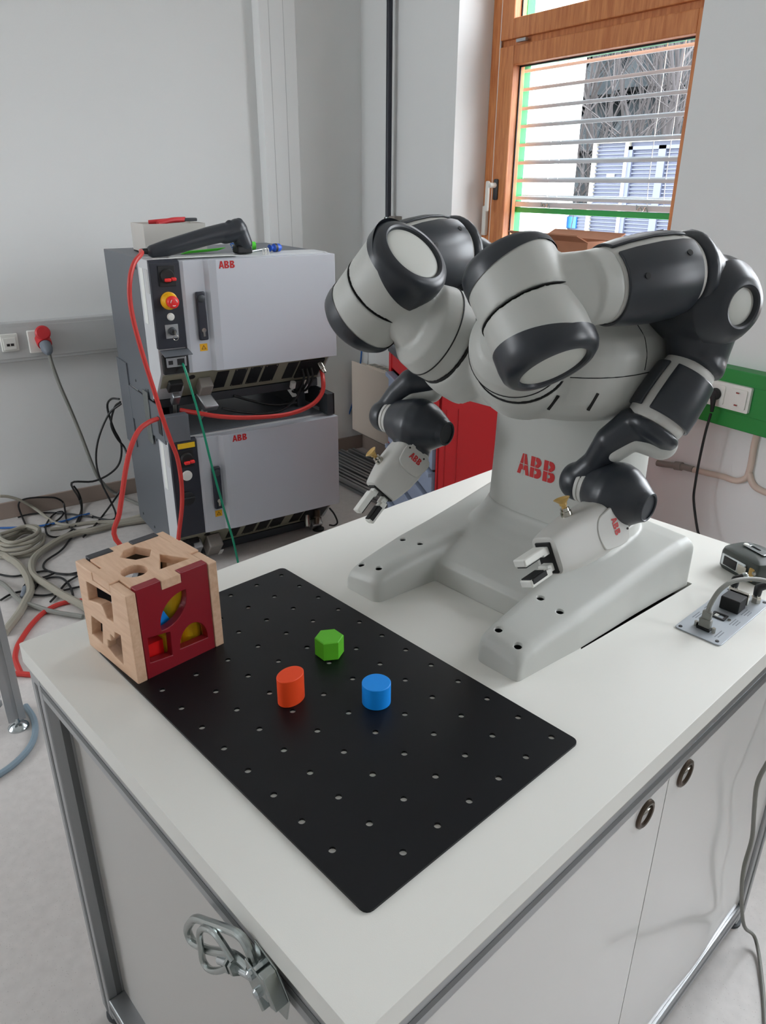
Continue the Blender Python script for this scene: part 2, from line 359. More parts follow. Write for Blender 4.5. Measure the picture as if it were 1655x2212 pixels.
# ------------------------------------------------------------------ measured cable runs and fittings (mm)
D={
 'black1':[[-2545,108,-716],[-2545,123,-751],[-2545,130,-793],[-2484,117,-812],[-2380,87,-812],[-2321,64,-812],[-2296,46,-812]],
 'black2':[[-2407,-141,-812],[-2522,-139,-812],[-2545,-143,-774],[-2545,-140,-750],[-2545,-127,-738],[-2545,-103,-734],[-2545,-64,-737],[-2545,-19,-746],[-2545,16,-756],[-2545,38,-773],[-2545,50,-793],[-2513,46,-812],[-2415,30,-812],[-2326,21,-812],[-2273,27,-812],[-2231,49,-812],[-2237,84,-812],[-2240,107,-812]],
 'black3':[[-2533,-156,-812],[-2543,-112,-812],[-2527,-51,-812],[-2497,3,-812],[-2459,45,-812],[-2412,84,-812],[-2376,116,-812],[-2350,134,-812]],
 'black4':[[-2352,-76,-812],[-2369,-47,-812],[-2408,-5,-812],[-2462,28,-812],[-2497,28,-812],[-2494,2,-812],[-2447,-32,-812],[-2385,-60,-812],[-2324,-75,-812],[-2264,-78,-812],[-2227,-62,-812],[-2216,-35,-812],[-2230,-4,-812],[-2265,28,-812]],
 'black5':[[-2231,49,-812],[-2190,16,-812],[-2150,-14,-812],[-2097,-43,-812],[-2056,-76,-812],[-2025,-113,-812],[-1999,-137,-812],[-1967,-151,-812],[-1934,-152,-812],[-1897,-138,-812],[-1863,-115,-812],[-1837,-86,-812],[-1832,-49,-812]],
 'black6':[[-1978,-309,-812],[-1950,-287,-812],[-1930,-260,-812],[-1924,-216,-812],[-1920,-175,-812],[-1910,-145,-812],[-1880,-128,-812],[-1854,-104,-812],[-1817,-55,-812]],
 'black7':[[-1801,-56,-812],[-1771,-100,-812],[-1725,-134,-812],[-1685,-158,-812],[-1649,-185,-812]],
 'black8':[[-1760,-338,-812],[-1784,-306,-812],[-1791,-278,-812],[-1782,-252,-812],[-1746,-234,-812],[-1714,-200,-812],[-1705,-162,-812],[-1712,-123,-812],[-1709,-68,-812]],
 'black9':[[-1875,-129,-812],[-1864,-154,-812],[-1860,-196,-812],[-1847,-229,-812],[-1822,-248,-812],[-1790,-252,-812],[-1766,-238,-812],[-1782,-216,-812],[-1828,-192,-812],[-1846,-152,-812],[-1830,-119,-812],[-1794,-104,-812],[-1733,-98,-812],[-1669,-102,-812],[-1616,-111,-812]],
 'blue':[[-2451,-243,-812],[-2417,-179,-812],[-2387,-114,-812],[-2375,-62,-812],[-2375,-22,-812],[-2380,28,-812],[-2395,80,-812],[-2404,133,-812]],
 'grey1':[[-2545,-209,-698],[-2545,-174,-709],[-2545,-123,-742],[-2545,-78,-789],[-2454,-42,-812],[-2375,-22,-812],[-2309,37,-812],[-2292,120,-812]],
 'grey2':[[-2318,-56,-812],[-2304,-12,-812],[-2308,49,-812],[-2292,120,-812]],
 'hose1':[[-2142,-284,-800],[-2076,-256,-800],[-2005,-236,-800],[-1932,-227,-800],[-1865,-224,-800],[-1810,-227,-800],[-1740,-237,-800]],
 'hose2':[[-2179,95,-800],[-2188,36,-800],[-2168,-26,-800],[-2119,-93,-800],[-2067,-146,-800],[-2011,-180,-800],[-1952,-196,-800],[-1884,-202,-800],[-1823,-190,-800],[-1764,-171,-800],[-1702,-153,-800],[-1627,-129,-800]],
 'hose3':[[-1884,-320,-800],[-1816,-301,-800],[-1749,-290,-800],[-1681,-274,-800]],
 'cee_cable':[[-2440,82,-42],[-2430,86,-106],[-2430,104,-209],[-2430,127,-306],[-2430,156,-440],[-2420,183,-587],[-2420,204,-660],[-2545,274,-776],[-2516,317,-812],[-2427,348,-812]],
 'black_a':[[-2200,292,-239],[-2240,267,-245],[-2260,251,-284],[-2260,264,-380],[-2260,287,-459],[-2260,268,-543],[-2270,217,-591],[-2280,146,-613],[-2300,62,-609],[-2545,121,-779],[-2476,113,-812],[-2324,56,-812]],
 'black_b':[[-2200,295,-252],[-2230,275,-280],[-2240,252,-352],[-2240,267,-418],[-2240,293,-465],[-2220,298,-493]],
 'black_c':[[-2200,297,-260],[-2240,248,-310],[-2260,193,-421],[-2260,170,-524],[-2240,176,-617],[-2220,199,-704],[-2334,235,-812],[-2276,209,-812],[-2299,173,-812],[-2365,137,-812]],
 'black_d':[[-2230,268,-633],[-2230,224,-691],[-2363,189,-812],[-2254,121,-812],[-2156,48,-812]],
 'red_scan':[[-1650,333,398],[-1620,292,391],[-1570,251,368],[-1545,225,325],[-1545,216,267],[-1545,218,193],[-1545,232,92],[-1545,248,3],[-1545,264,-81],[-1545,278,-159],[-1545,298,-248],[-1545,314,-313],[-1545,319,-405],[-1545,312,-497],[-1545,289,-606]],
 'red_low':[[-1640,285,-184],[-1600,243,-179],[-1560,193,-191],[-1540,154,-239],[-1535,126,-309],[-1530,102,-390],[-1525,78,-472],[-1520,52,-564]],
 'red_right':[[-1650,976,-81],[-1600,956,-116],[-1590,947,-160],[-1580,909,-196],[-1575,849,-217],[-1570,774,-225],[-1570,695,-222],[-1580,584,-211],[-1600,500,-197],[-1630,440,-184],[-1680,387,-176]],
 'green':[[-1610,387,21],[-1570,383,6],[-1550,389,-49],[-1540,403,-134],[-1540,420,-233],[-1540,436,-344],[-1540,452,-441],[-1540,476,-572],[-1540,498,-688],[-1535,508,-777]],
 'ctl_black':[[-1680,895,-163],[-1680,872,-198],[-1680,807,-238],[-1680,725,-241],[-1680,626,-220],[-1680,551,-194]],
 'ctl_black2':[[-1720,618,-162],[-1720,686,-191],[-1720,785,-224],[-1720,891,-230]],
 'low_black':[[-1640,993,-704],[-1640,1015,-737],[-1640,1031,-781],[-1640,1014,-793],[-1640,990,-785]],
 'floor_red':[[-1594,-47,-812],[-1596,-83,-812],[-1612,-126,-812],[-1611,-174,-812],[-1578,-225,-812],[-1518,-273,-812],[-1447,-314,-812],[-1391,-340,-812],[-1323,-355,-812],[-1232,-353,-812]],
 'floor_red2':[[-1240,-366,-812],[-1227,-350,-812],[-1205,-324,-812]],
 'floor_hose':[[-1052,-369,-812],[-984,-360,-812],[-917,-366,-812],[-866,-385,-812],[-831,-412,-812],[-804,-445,-812],[-789,-475,-812],[-776,-510,-812]],
 'coil':[[-2234,-289,-800],[-2275,-229,-800],[-2319,-167,-800],[-2281,-107,-800],[-2199,-109,-800],[-2117,-146,-800],[-2094,-212,-800],[-2130,-286,-800]],
 'blue_cable':[[-2515,1700,-194],[-2509,1690,-281],[-2535,1680,-429],[-2554,1660,-538],[-2585,1640,-638],[-2582,1600,-700],[-2579,1560,-749]],
 'plug':[[-321,1650,13],[-322,1650,-21],[-325,1650,-49],[-331,1650,-109],[-334,1650,-174],[-335,1650,-235],[-334,1650,-286],[-332,1650,-327],[-325,1650,-358],[-309,1650,-405],[-293,1650,-445],[-275,1650,-484]],
 'conduit':[[-404,1732,-279],[-352,1732,-274],[-294,1732,-268],[-256,1732,-268],[-235,1732,-263],[-213,1732,-245],[-208,1732,-218],[-208,1732,-183],[-210,1732,-135],[-208,1732,-90]],
 'conduit2':[[-206,1732,-228],[-195,1732,-250],[-180,1732,-264],[-160,1732,-270],[-125,1732,-272],[-77,1732,-270]],
 'conduit_grey':[[-545,1728,-297],[-516,1728,-293],[-460,1728,-282],[-443,1728,-279],[-402,1728,-276]],
 'slats':[1051,982,910,841,768,697,625,554],
 'cords':[-1541,-1483,-1007,-931],
 'cords2':[-1546,-1483,-1000,-932],
 'blind_left':[-1737,2060,1043],
 'scanner':[[-1750,379,391],[-1750,403,382],[-1750,634,446],[-1750,605,422],[-1750,638,485],[-1750,692,484],[-1750,705,370],[-1750,618,366]],
}
# ------------------------------------------------------------------ the room
XL, XR, YB, YW, ZF, ZC = -2573, 3800, -3200, 1740, -820, 2300
g = G(); g.box(XL-200, XR+200, YB-200, YW+280, ZF-60, ZF); struct('floor', g, 'floor')
g = G(); g.box(XL-200, XR+200, YB-200, YW+280, ZC, ZC+80); struct('ceiling', g, 'ceiling')
g = G(); g.box(XL-200, XL, YB-200, YW+280, ZF, ZC); struct('wall_left', g, 'wall')
g = G(); g.box(XR, XR+200, YB-200, YW+280, ZF, ZC); struct('wall_right', g, 'wall')
g = G(); ys = [XL]+[y for o in FILL_OPEN for y in o]+[XR]
for a, b in zip(ys[0::2], ys[1::2]): g.box(a, b, YB-200, YB, ZF, ZC)
for a, b in FILL_OPEN: g.box(a, b, YB-200, YB, ZF, 130); g.box(a, b, YB-200, YB, 1720, ZC)
struct('wall_back', g, 'wall')
for i, (a, b) in enumerate(FILL_OPEN):  # unseen window added around each fill light opening
    w = bpy.data.objects.new('window_%d' % (4+i), None); COL.objects.link(w); w.location = wpos(((a+b)/2, YB-120, 130), 'R'); w['kind'] = 'structure'; INFO[w.name] = V((a+b)/2, YB-120, 130)
    g = G(); g.box(a, a+70, YB-150, YB-90, 130, 1720); g.box(b-70, b, YB-150, YB-90, 130, 1720); g.box(a+70, b-70, YB-150, YB-90, 130, 200); g.box(a+70, b-70, YB-150, YB-90, 1650, 1720); part(w, 'frame', g, 'larch', smooth=False, bevel=3)
    g = G(); g.box(a+70, b-70, YB-122, YB-118, 200, 1650); part(w, 'pane', g, 'glass', smooth=False)
ZS, ZT = 130, 1720
g = G(); xs = [XL]+[x for o in OPEN for x in o]+[XR]
for a, b in zip(xs[0::2], xs[1::2]): g.box(a, b, YW, YW+280, ZF, ZC)
for a, b in OPEN: g.box(a, b, YW, YW+280, ZF, ZS); g.box(a, b, YW, YW+280, ZT, ZC)
struct('wall_window', g, 'wall')
g = G(); g.box(XL, XL+12, YB, YW-12, ZF, ZF+78); struct('baseboard_left', g, 'base', bevel=2)
g = G(); g.box(XL, XR, YW-12, YW, ZF, ZF+78); struct('baseboard_window', g, 'base', bevel=2)
g = G(); g.box(XL, XL+70, 1175, 1353, ZF, ZC); t1 = struct('trim_1', g, 'wall', bevel=3)
g = G(); g.box(XL+70, XL+71.5, 1222, 1224, ZF, ZC); g.box(XL+70, XL+71.5, 1292, 1294, ZF, ZC); part(t1, 'joint_strip', g, 'duct')
# windows
def window(n, x0, x1, full):
    w = bpy.data.objects.new('window_%d' % n, None); COL.objects.link(w); org = ((x0+x1)/2, 1950, ZS)
    w.location = wpos(org, 'R'); w['kind'] = 'structure'; INFO[w.name] = Vector(org)
    y0, y1 = 1920, 1990
    g = G()
    g.box(x0, x0+52, y0, y1, ZS, ZT); g.box(x1-52, x1, y0, y1, ZS, ZT); g.box(x0, x1, y0, y1, ZT-50, ZT); g.box(x0, x1, y0, y1, ZS, ZS+50); g.box(x0, x1, y0+14, y1, 1118, 1168)
    part(w, 'frame', g, 'larch', bevel=3, smooth=False)
    for (za, zb) in ((ZS+54, 1128), (1152, ZT-54)):
        g = G(); a, b = x0+60, x1-60; s = 88 if zb < 1200 else 76
        g.box(a, a+s, y0-6, y1-8, za, zb); g.box(b-s, b, y0-6, y1-8, za, zb); g.box(a+s, b-s, y0-6, y1-8, zb-70, zb); g.box(a+s, b-s, y0-6, y1-8, za, za+(72 if zb > 1200 else 90))
        sa = part(w, 'sash', g, 'larch', bevel=4, smooth=False)
        lo = za+(72 if zb > 1200 else 90)
        g = G(); g.box(a+s, b-s, 1958, 1962, lo, zb-70); part(w, 'pane', g, 'glass', sa, smooth=False)
        g = G()
        for (p, q, r, t) in ((a+s, a+s+6, lo, zb-70), (b-s-6, b-s, lo, zb-70)): g.box(p, q, 1952, 1956, r, t)
        g.box(a+s, b-s, 1952, 1956, lo, lo+6); g.box(a+s, b-s, 1952, 1956, zb-76, zb-70); part(w, 'gasket', g, 'black', sa, smooth=False)
    if full:
        g = G(); g.box(x0+53, x0+57, y0-1, y0+6, ZS+40, ZT-40); part(w, 'seal_strip', g, 'plastic_white', smooth=False)
        hx = x0+92
        g = G(); g.box(hx-14, hx+14, 1904, 1914, 545, 630); h = part(w, 'handle', g, 'steeldark', bevel=5)
        g = G(); g.lathe((hx, 1914, 605), (0, -1, 0), [(0, 11), (40, 11), (46, 9)], 16); g.obox(V(hx-9, 1871, 560), V(1, 0, 0), V(0, 1, 0), V(0, 0, 1), 10, 7, 62); part(w, 'lever', g, 'plastic_white', h, bevel=5)
        g = G(); g.box(x0+18, x0+44, 1900, 1920, 395, 520); part(w, 'hinge_cover', g, 'plastic_white', bevel=4)
        g = G(); g.box(x0+170, x0+225, 1902, 1916, 1134, 1146); part(w, 'stay_arm', g, 'alu', bevel=1)
    g = G(); g.box(x0-0, x1+0, 1735-30, 1920, ZS-30, ZS); s = part(w, 'window_sill', g, 'plastic_white', bevel=3, smooth=False)
for i, (a, b) in enumerate(OPEN): window(i+1, a, b, i == 0)
# raised outside blind of the visible window
bl = thing('window_blind', 'grey slatted outside blind with green end rail in front of the window', 'blind', (-1229, 2060, 500), 'R')
for i, z in enumerate(D['slats']):
    g = G(); prof = [(-30, -9), (-22, -1), (0, 4), (22, 6), (30, 12)]
    for k in range(4):
        (a, b), (c, d) = prof[k], prof[k+1]
        g.box(-1735, -660, 2060+a, 2060+c, z+min(b, d)*0.9, z+max(b, d)*0.9+1.5)
    part(bl, 'slat', g, 'blindgrey', smooth=False)
g = G(); g.box(-1735, -660, 2045, 2078, 516, 538); part(bl, 'bottom_rail', g, 'blindgrey', bevel=2)
g = G(); g.box(-1735, -660, 2050, 2075, 492, 514); part(bl, 'green_rail', g, 'blindgreen', bevel=2)
g = G(); g.box(-1758, -1738, 2040, 2085, ZS, ZT); part(bl, 'side_guide', g, 'blindgreen', bevel=2)
g = G(); g.box(-1738, -660, 2040, 2085, 1072, 1092); part(bl, 'top_rail', g, 'blindgreen', bevel=2)
for x in (-1541, -1483, -1007, -931):
    g = G(); g.tube([(x, 2050, 1700), (x, 2048, 1100), (x-2, 2046, 700), (x+2, 2047, 560), (x+10, 2047, 536)], 1.6, 6, 3); part(bl, 'lift_cord', g, 'plastic_white')
for x in (-1540, -1020):
    g = G(); g.tube([(x-26, 2042, 540), (x-20, 2040, 520), (x-8, 2040, 532), (x+6, 2040, 518), (x+18, 2040, 534), (x+28, 2042, 516)], 2.2, 6, 4); part(bl, 'wire_clip', g, 'zinc')
# cardboard box on the sill
t = thing('cardboard_box', 'open brown cardboard box standing on the window sill', 'box', (-1200, 1815, ZS), 'R')
x0, x1, y0, y1, z1 = -1370, -1000, 1745, 1890, 418
g = G(); g.box(x0, x1, y0, y0+4, ZS, z1); g.box(x0, x1, y1-4, y1, ZS, z1); g.box(x0, x0+4, y0+4, y1-4, ZS, z1); g.box(x1-4, x1, y0+4, y1-4, ZS, z1); g.box(x0, x1, y0, y1, ZS, ZS+4); part(t, 'body', g, 'cardboard', smooth=False)
for (a, b) in ((y0, -60), (y1, 55)):
    g = G(); g.add([(x0, a, z1), (x1, a, z1), (x1, a+b, z1+24), (x0, a+b, z1+24), (x0, a, z1-4), (x1, a, z1-4), (x1, a+b, z1+20), (x0, a+b, z1+20)], [(0, 1, 2, 3), (7, 6, 5, 4), (0, 4, 5, 1), (1, 5, 6, 2), (2, 6, 7, 3), (3, 7, 4, 0)]); part(t, 'flap', g, 'cardboard', smooth=False)
# ------------------------------------------------------------------ outside
g = G(); g.box(-60000, 30000, 2300, 60000, -4100, -4000); struct('ground', g, 'ground')
t = thing('white_building', 'bright white rendered building wall seen through the left of the window', 'building', (-17000, 12500, -4000), 'R')
g = G(); g.box(-30000, -11060, 11900, 12120, -4000, 9000); part(t, 'wall', g, 'snowwall', smooth=False)
g = G(); g.box(-11060, -11010, 11890, 11950, -4000, 9000); part(t, 'corner_trim', g, 'halltrim', smooth=False)
def corrugated(x0, x1, y, z0, z1, pitch=68, dp=44):
    g = G(); z = z0; vs = []; fs = []
    prof = []
    while z < z1:
        prof += [(z, 0), (z+pitch*0.55, 0), (z+pitch*0.65, -dp), (z+pitch*0.9, -dp)]; z += pitch
    for (zz, d) in prof: vs += [(x0, y+d, zz), (x1, y+d, zz)]
    for i in range(len(prof)-1): fs.append((2*i, 2*i+1, 2*i+3, 2*i+2))
    return g.add(vs, fs)
t = thing('metal_hall', 'blue-grey corrugated metal hall with pale vertical trims beyond the window', 'building', (-8000, 13000, -4000), 'R')
g = G(); g.box(-10400, -3000, 12005, 20000, -4000, 1330); part(t, 'core', g, 'hallblue', smooth=False)
part(t, 'corrugated_wall', corrugated(-10400, -9640, 12000, -1500, 1330), 'hallblue', smooth=False)
part(t, 'corrugated_wall', corrugated(-9490, -8900, 12000, -1500, 1200), 'hallblue', smooth=False)
part(t, 'corrugated_wall', corrugated(-8740, -4000, 12000, -1500, 1200), 'hallblue', smooth=False)
for (a, b, c, d) in ((-10450, -10390, -4000, 1370), (-9650, -9590, -4000, 1370)):
    g = G(); g.box(a, b, 11900, 12000, c, d); part(t, 'trim', g, 'halltrim', smooth=False)
g = G(); g.box(-10400, -3000, 11920, 12000, 1330, 1370); part(t, 'eaves', g, 'halltrim', smooth=False)
for (a, b, c, d) in ((-9590, -9490, -4000, 1260), (-8900, -8740, -4000, 1260), (-9590, -4000, 1200, 1260)):
    g = G(); g.box(a, b, 11930, 12000, c, d); part(t, 'door_post', g, 'hallblue', smooth=False)
g = G(); g.box(-10080, -9900, 11960, 11985, 640, 800); part(t, 'notice_board', g, 'white', smooth=False)
t = thing('low_annex', 'low pale corrugated annex with a small blue window below the blind', 'building', (-10800, 12300, -4000), 'R')
part(t, 'corrugated_wall', corrugated(-11150, -10450, 12050, -1500, 15, 60, 20), 'hallblue', smooth=False)
g = G(); g.box(-11150, -10450, 12060, 14000, -4000, 30); part(t, 'core', g, 'hallblue', smooth=False)
g = G(); g.box(-11140, -10800, 12000, 12040, -240, -20); part(t, 'window_pane', g, 'bluecable', smooth=False)
def branch(g, p, d, L, r, depth):
    n = 3; pts = [p]; q = p
    for i in range(n):
        d = (d+V(random.uniform(-.22, .22), random.uniform(-.22, .22), random.uniform(-.05, .16))).normalized(); q = q+d*(L/n); pts.append(q)
    g.tube(pts, r, 4 if depth else 5, 1, rs=(r, r*0.45))
    if depth < 3:
        for k in range(4 if depth == 0 else 3):
            i = random.randint(1, n); a = random.uniform(0, 2*PI); b = random.uniform(0.5, 1.0)
            nd = (d*0.7+V(math.cos(a), math.sin(a), 0.25)*b).normalized(); branch(g, pts[i], nd, L*random.uniform(.45, .65), r*0.5, depth+1)
kinds = ['bare grey tree behind the metal hall', 'thin leafless tree at the forest edge']
for i in range(14):
    x = -19800+i*560+random.uniform(-200, 200); y = 16800+(i % 4)*1100+random.uniform(-200, 200); g = G()
    for s_ in range(3):
        branch(g, V(x+random.uniform(-500, 500), y+random.uniform(-300, 300), -4000), V(random.uniform(-.06, .06), 0, 1), random.uniform(8500, 11500), random.uniform(45, 80), 0)
    solo('bare_tree', g, 'bark', 'leafless grey tree of the wood seen through the window', 'tree', (x, y, -4000), 'R', 'bare trees at the edge of the wood', smooth=False)
for i in range(10):
    x = -27500+i*1250+random.uniform(-200, 200); y = 23000+(i % 2)*2400+random.uniform(-200, 200); g = G(); H = random.uniform(14000, 18000)
    for k in range(9):
        zb = -4000+500+H*k/10; rr = 2300*(1-k/10)+300
        g.lathe((x, y, zb), (0, 0, 1), [(0, rr), (H*0.2, 60)], 9, a0=0.3*k, a1=0.3*k+2*PI)
    solo('conifer', g, 'conifer', 'dark conifer at the back of the wood outside', 'tree', (x, y, -4000), 'R', 'dark conifers of the wood', smooth=False)
for i in range(2):
    g = G(); x = -11700-i*650; branch(g, V(x, 11300, -4000), V(0, 0, 1), 4300, 22, 0); branch(g, V(x+150, 11300, -4000), V(.04, 0, 1), 3900, 18, 0)
    solo('bare_shrub', g, 'bark', ['thin bare shrub nearer the corner of the white building', 'thin bare shrub farther left against the white building'][i], 'shrub', (x, 11300, -4000), 'R', smooth=False)
# ------------------------------------------------------------------ fittings on the walls
t = thing('cable_duct', 'light grey wall cable duct running behind the controllers', 'cable duct', (XL, -1000, -103), 'R')
g = G(); g.box(XL, -2522, -3000, 900, -103, 60); part(t, 'body', g, 'duct', bevel=3)
g = G(); g.box(-2522, -2519, -3000, 900, -88, 45); part(t, 'lid', g, 'duct', bevel=1)
t = thing('data_socket', 'white double data socket on the cable duct', 'socket', (-2519, -52, -20), 'R')
g = G(); g.box(-2519, -2508, -86, -18, -54, 20); part(t, 'plate', g, 'plastic_white', bevel=3)
g = G(); g.box(-2508, -2503, -78, -28, -46, 4); part(t, 'insert', g, 'plastic_white', bevel=2)
for y in (-66, -50): g = G(); g.box(-2503, -2501, y, y+12, -30, -20); part(t, 'port', g, 'black')
t = thing('power_socket', 'red three-phase wall socket with hinged lid and grey plug', 'socket', (-2519, 66, -20), 'R')
g = G(); g.box(-2519, -2505, 20, 112, -70, 26); part(t, 'plate', g, 'plastic_white', bevel=4)
ax = V(0.86, 0.02, -0.5).normalized()
g = G(); g.lathe((-2506, 78, -10), ax, [(0, 31), (30, 31), (42, 29)], 28); part(t, 'body', g, 'ceered')
g = G(); g.lathe((-2478, 78, 16), V(0.9, 0, 0.25), [(0, 31), (12, 31), (17, 25), (18, 0.1)], 28); part(t, 'lid', g, 'ceered')
g = G(); g.lathe(V(-2506, 78, -10)+ax*40, ax, [(0, 24), (30, 24), (48, 19), (60, 11), (62, 7)], 24); part(t, 'plug', g, 'greyplastic')
t = thing('green_trunking', 'green wall trunking along the window wall', 'cable duct', (700, 1740, -88), 'R')
g = G(); g.box(-2420, 3300, 1682, 1740, -88, 93); part(t, 'body', g, 'greentrunk', bevel=3)
g = G(); g.box(-2420, 3300, 1679, 1682, -38, 52); part(t, 'lid', g, 'greentrunk', bevel=1)
t = thing('double_socket', 'white double mains socket on green trunking with black plug', 'socket', (-290, 1680, 12), 'R')
g = G(); g.holed(rrect(-366, -218, -27, 52, 4), [circ(-330, 12, 20, 28), circ(-256, 12, 20, 28)], (0, 1680, 0), X_, Z_, V(0, -1, 0), 0, 12); part(t, 'plate', g, 'plastic_white', smooth=False)
for i, x in enumerate((-330, -256)):
    g = G(); g.holed(rrect(x-29, x+29, -18, 42, 5), [circ(x, 12, 20, 28)], (0, 1668, 0), X_, Z_, V(0, -1, 0), 0, 4); part(t, 'insert', g, 'plastic_white', smooth=False)
    g = G(); g.lathe((x, 1664, 12), (0, 1, 0), [(0, 20.2), (14, 19.6), (14.2, 0.1)], 28); part(t, 'well', g, 'plastic_white')
    if i:
        g = G(); g.lathe((x-8, 1666, 12), (0, -1, 0), [(-12, 2.4), (-9.5, 2.4)], 10); g.lathe((x+8, 1666, 12), (0, -1, 0), [(-12, 2.4), (-9.5, 2.4)], 10); part(t, 'contact_hole', g, 'black')
        g = G(); g.box(x-5, x+5, 1660, 1667, -9, -5); g.box(x-5, x+5, 1660, 1667, 29, 33); part(t, 'earth_clip', g, 'nickel')
t = thing('power_plug', 'black mains plug with hanging cable below the double socket', 'plug', (-322, 1650, 13), 'R')
g = G(); g.lathe((-330, 1668, 12), (0, -1, 0), [(-4, 19), (14, 19), (20, 15), (21, 0.1)], 24); part(t, 'head', g, 'blackcable')
g = G(); g.tube([(-330, 1652, 12), (-324, 1648, -10), (-323, 1650, -42)], 9, 10, 4, rs=(11, 5)); part(t, 'strain_relief', g, 'blackcable')
g = G(); g.tube([V(*p) for p in D['plug'][2:]]+[V(-250, 1655, -640), V(-235, 1660, -800), V(-180, 1600, -814)], 4.2, 8, 5); part(t, 'cable', g, 'blackcable')
t = thing('wall_conduit', 'cream plastic conduit bending up the wall below green trunking', 'conduit', (-300, 1732, -270), 'R')
g = G(); g.tube(D['conduit'], 10, 12, 5); part(t, 'pipe', g, 'conduit')
g = G(); g.tube(D['conduit2'], 10, 12, 5); part(t, 'pipe_branch', g, 'conduit')
g = G(); g.tube(D['conduit_grey'], 11, 12, 4); g.lathe(D['conduit_grey'][2], V(*D['conduit_grey'][3])-V(*D['conduit_grey'][2]), [(-12, 15), (14, 15)], 14); part(t, 'grey_sleeve', g, 'conduit_grey')
t = thing('black_pipe', 'slim black vertical pipe on the wall left of the window', 'pipe', (-2262, 1700, 430), 'R')
g = G(); g.tube([(-2262, 1700, 330), (-2262, 1700, 2300)], 14, 14, 1); part(t, 'tube', g, 'ctl_panel')
g = G(); g.lathe((-2262, 1700, 425), (0, 0, 1), [(0, 20), (34, 20)], 18); part(t, 'clamp', g, 'zinc')
g = G(); g.box(-2256, -2200, 1696, 1740, 440, 464); part(t, 'bracket', g, 'conduit_grey', bevel=3)
t = thing('panel_radiator', 'flat cream panel radiator low on the window wall', 'radiator', (-1500, 1690, -685), 'R')
g = G(); g.box(-2530, -800, 1640, 1648, -685, -290); part(t, 'front_panel', g, 'radiator', bevel=4)
g = G(); g.box(-2530, -800, 1648, 1720, -680, -310); part(t, 'core', g, 'radiator', bevel=3)
g = G(); g.box(-2380, -810, 1646, 1700, -292, -284); part(t, 'top_grille', g, 'radiator', bevel=1)
for k in range(30): g = G(); g.box(-2370+k*52, -2330+k*52, 1655, 1690, -284, -282.5); part(t, 'grille_slot', g, 'conduit_grey')
t = thing('blue_cable', 'thin blue cable hanging beside the panel radiator', 'cable', tuple(D['blue_cable'][-1]), 'R')
g = G(); g.tube(D['blue_cable']+[[-2440, 1500, -800]], 4.5, 8, 5); part(t, 'wire', g, 'bluecable')
INFO[t.name] = INFO[t.name]
# aluminium profiles stored on the floor
def tslot(w):
    h = w/2; s_ = w*0.11; d = w*0.22
    return [(-h, -h), (-s_, -h), (-s_, -h+d), (s_, -h+d), (s_, -h), (h, -h), (h, -s_), (h-d, -s_), (h-d, s_), (h, s_), (h, h), (s_, h), (s_, h-d), (-s_, h-d), (-s_, h), (-h, h), (-h, s_), (-h+d, s_), (-h+d, -s_), (-h, -s_)]
def profile(g, p0, p1, w, up=(0, 0, 1)):
    p0 = Vector(p0); p1 = Vector(p1); n = (p1-p0); L = n.length; n.normalize(); u, v = perp(n, up); g.prism(tslot(w), p0, u, v, n, 0, L); return g
pl = ['rearmost long profile by the radiator', 'second profile from the radiator', 'third profile from the radiator', 'fourth profile from the radiator', 'profile nearest the red trolley', 'short offcut lying against the radiator']
for i, (a, b, w, z) in enumerate([((-2500, 1535), (-1560, 1590), 40, -800), ((-2480, 1480), (-1540, 1540), 40, -800), ((-2400, 1428), (-1520, 1490), 40, -800), ((-2330, 1372), (-1500, 1436), 40, -800), ((-2260, 1322), (-1490, 1384), 40, -800), ((-2480, 1602), (-2150, 1618), 40, -800)]):
    g = profile(G(), (a[0], a[1], z), (b[0], b[1], z), w); solo('aluminium_profile', g, 'alu', 'aluminium slot profile on the floor, '+pl[i], 'metal profile', (a[0], a[1], -820), 'R', 'loose aluminium profiles', smooth=False)
# ------------------------------------------------------------------ the work table
TX0, TX1, TY0, TY1 = -93, 652, -399, 691
t = thing('worktop', 'large white laminate worktop carrying the two-armed robot', 'worktop', (280, 146, -33), 'T')
cut = [(92, 196), (462, 196), (466.5, 190), (483.5, 489), (483, 494), (70, 494)]
g = G(); g.holed(rrect(TX0, TX1, TY0, TY1, 4), [cut], (0, 0, 0), X_, Y_, Z_, -30, 0); part(t, 'top', g, 'topwhite', smooth=False, bevel=1.5)
g = G(); g.holed(rrect(TX0+1, TX1-1, TY0+1, TY1-1, 4), [rrect(TX0+20, TX1-20, TY0+20, TY1-20, 4)], (0, 0, 0), X_, Y_, Z_, -33, -30); part(t, 'edge_band', g, 'topedge', smooth=False)
b = thing('cabinet', 'aluminium-framed table cabinet with grey panels and two front doors', 'cabinet', (280, 146, -820), 'T')
fx0, fx1, fy0, fy1 = TX0+4, TX1-4, TY0+5, TY1-5; w = 42
def post(x, y):
    g = G(); g.box(x, x+w, y, y+w, -800, -36); return g
for (x, y) in ((fx0, fy0), (fx1-w, fy0), (fx0, fy1-w), (fx1-w, fy1-w)):
    p = part(b, 'corner_post', post(x, y), 'alu', bevel=2)
    g = G(); g.box(x+16, x+26, y-0.6, y, -798, -60); g.box(x-0.6, x, y+16, y+26, -798, -60); g.box(x+w, x+w+0.6, y+16, y+26, -798, -60); part(b, 'slot', g, 'alu_dark', p, smooth=False)
    g = G(); g.lathe((x+21, y+21, -820), (0, 0, 1), [(0, 24), (6, 24), (10, 8), (22, 8)], 18); part(b, 'foot', g, 'steeldark')
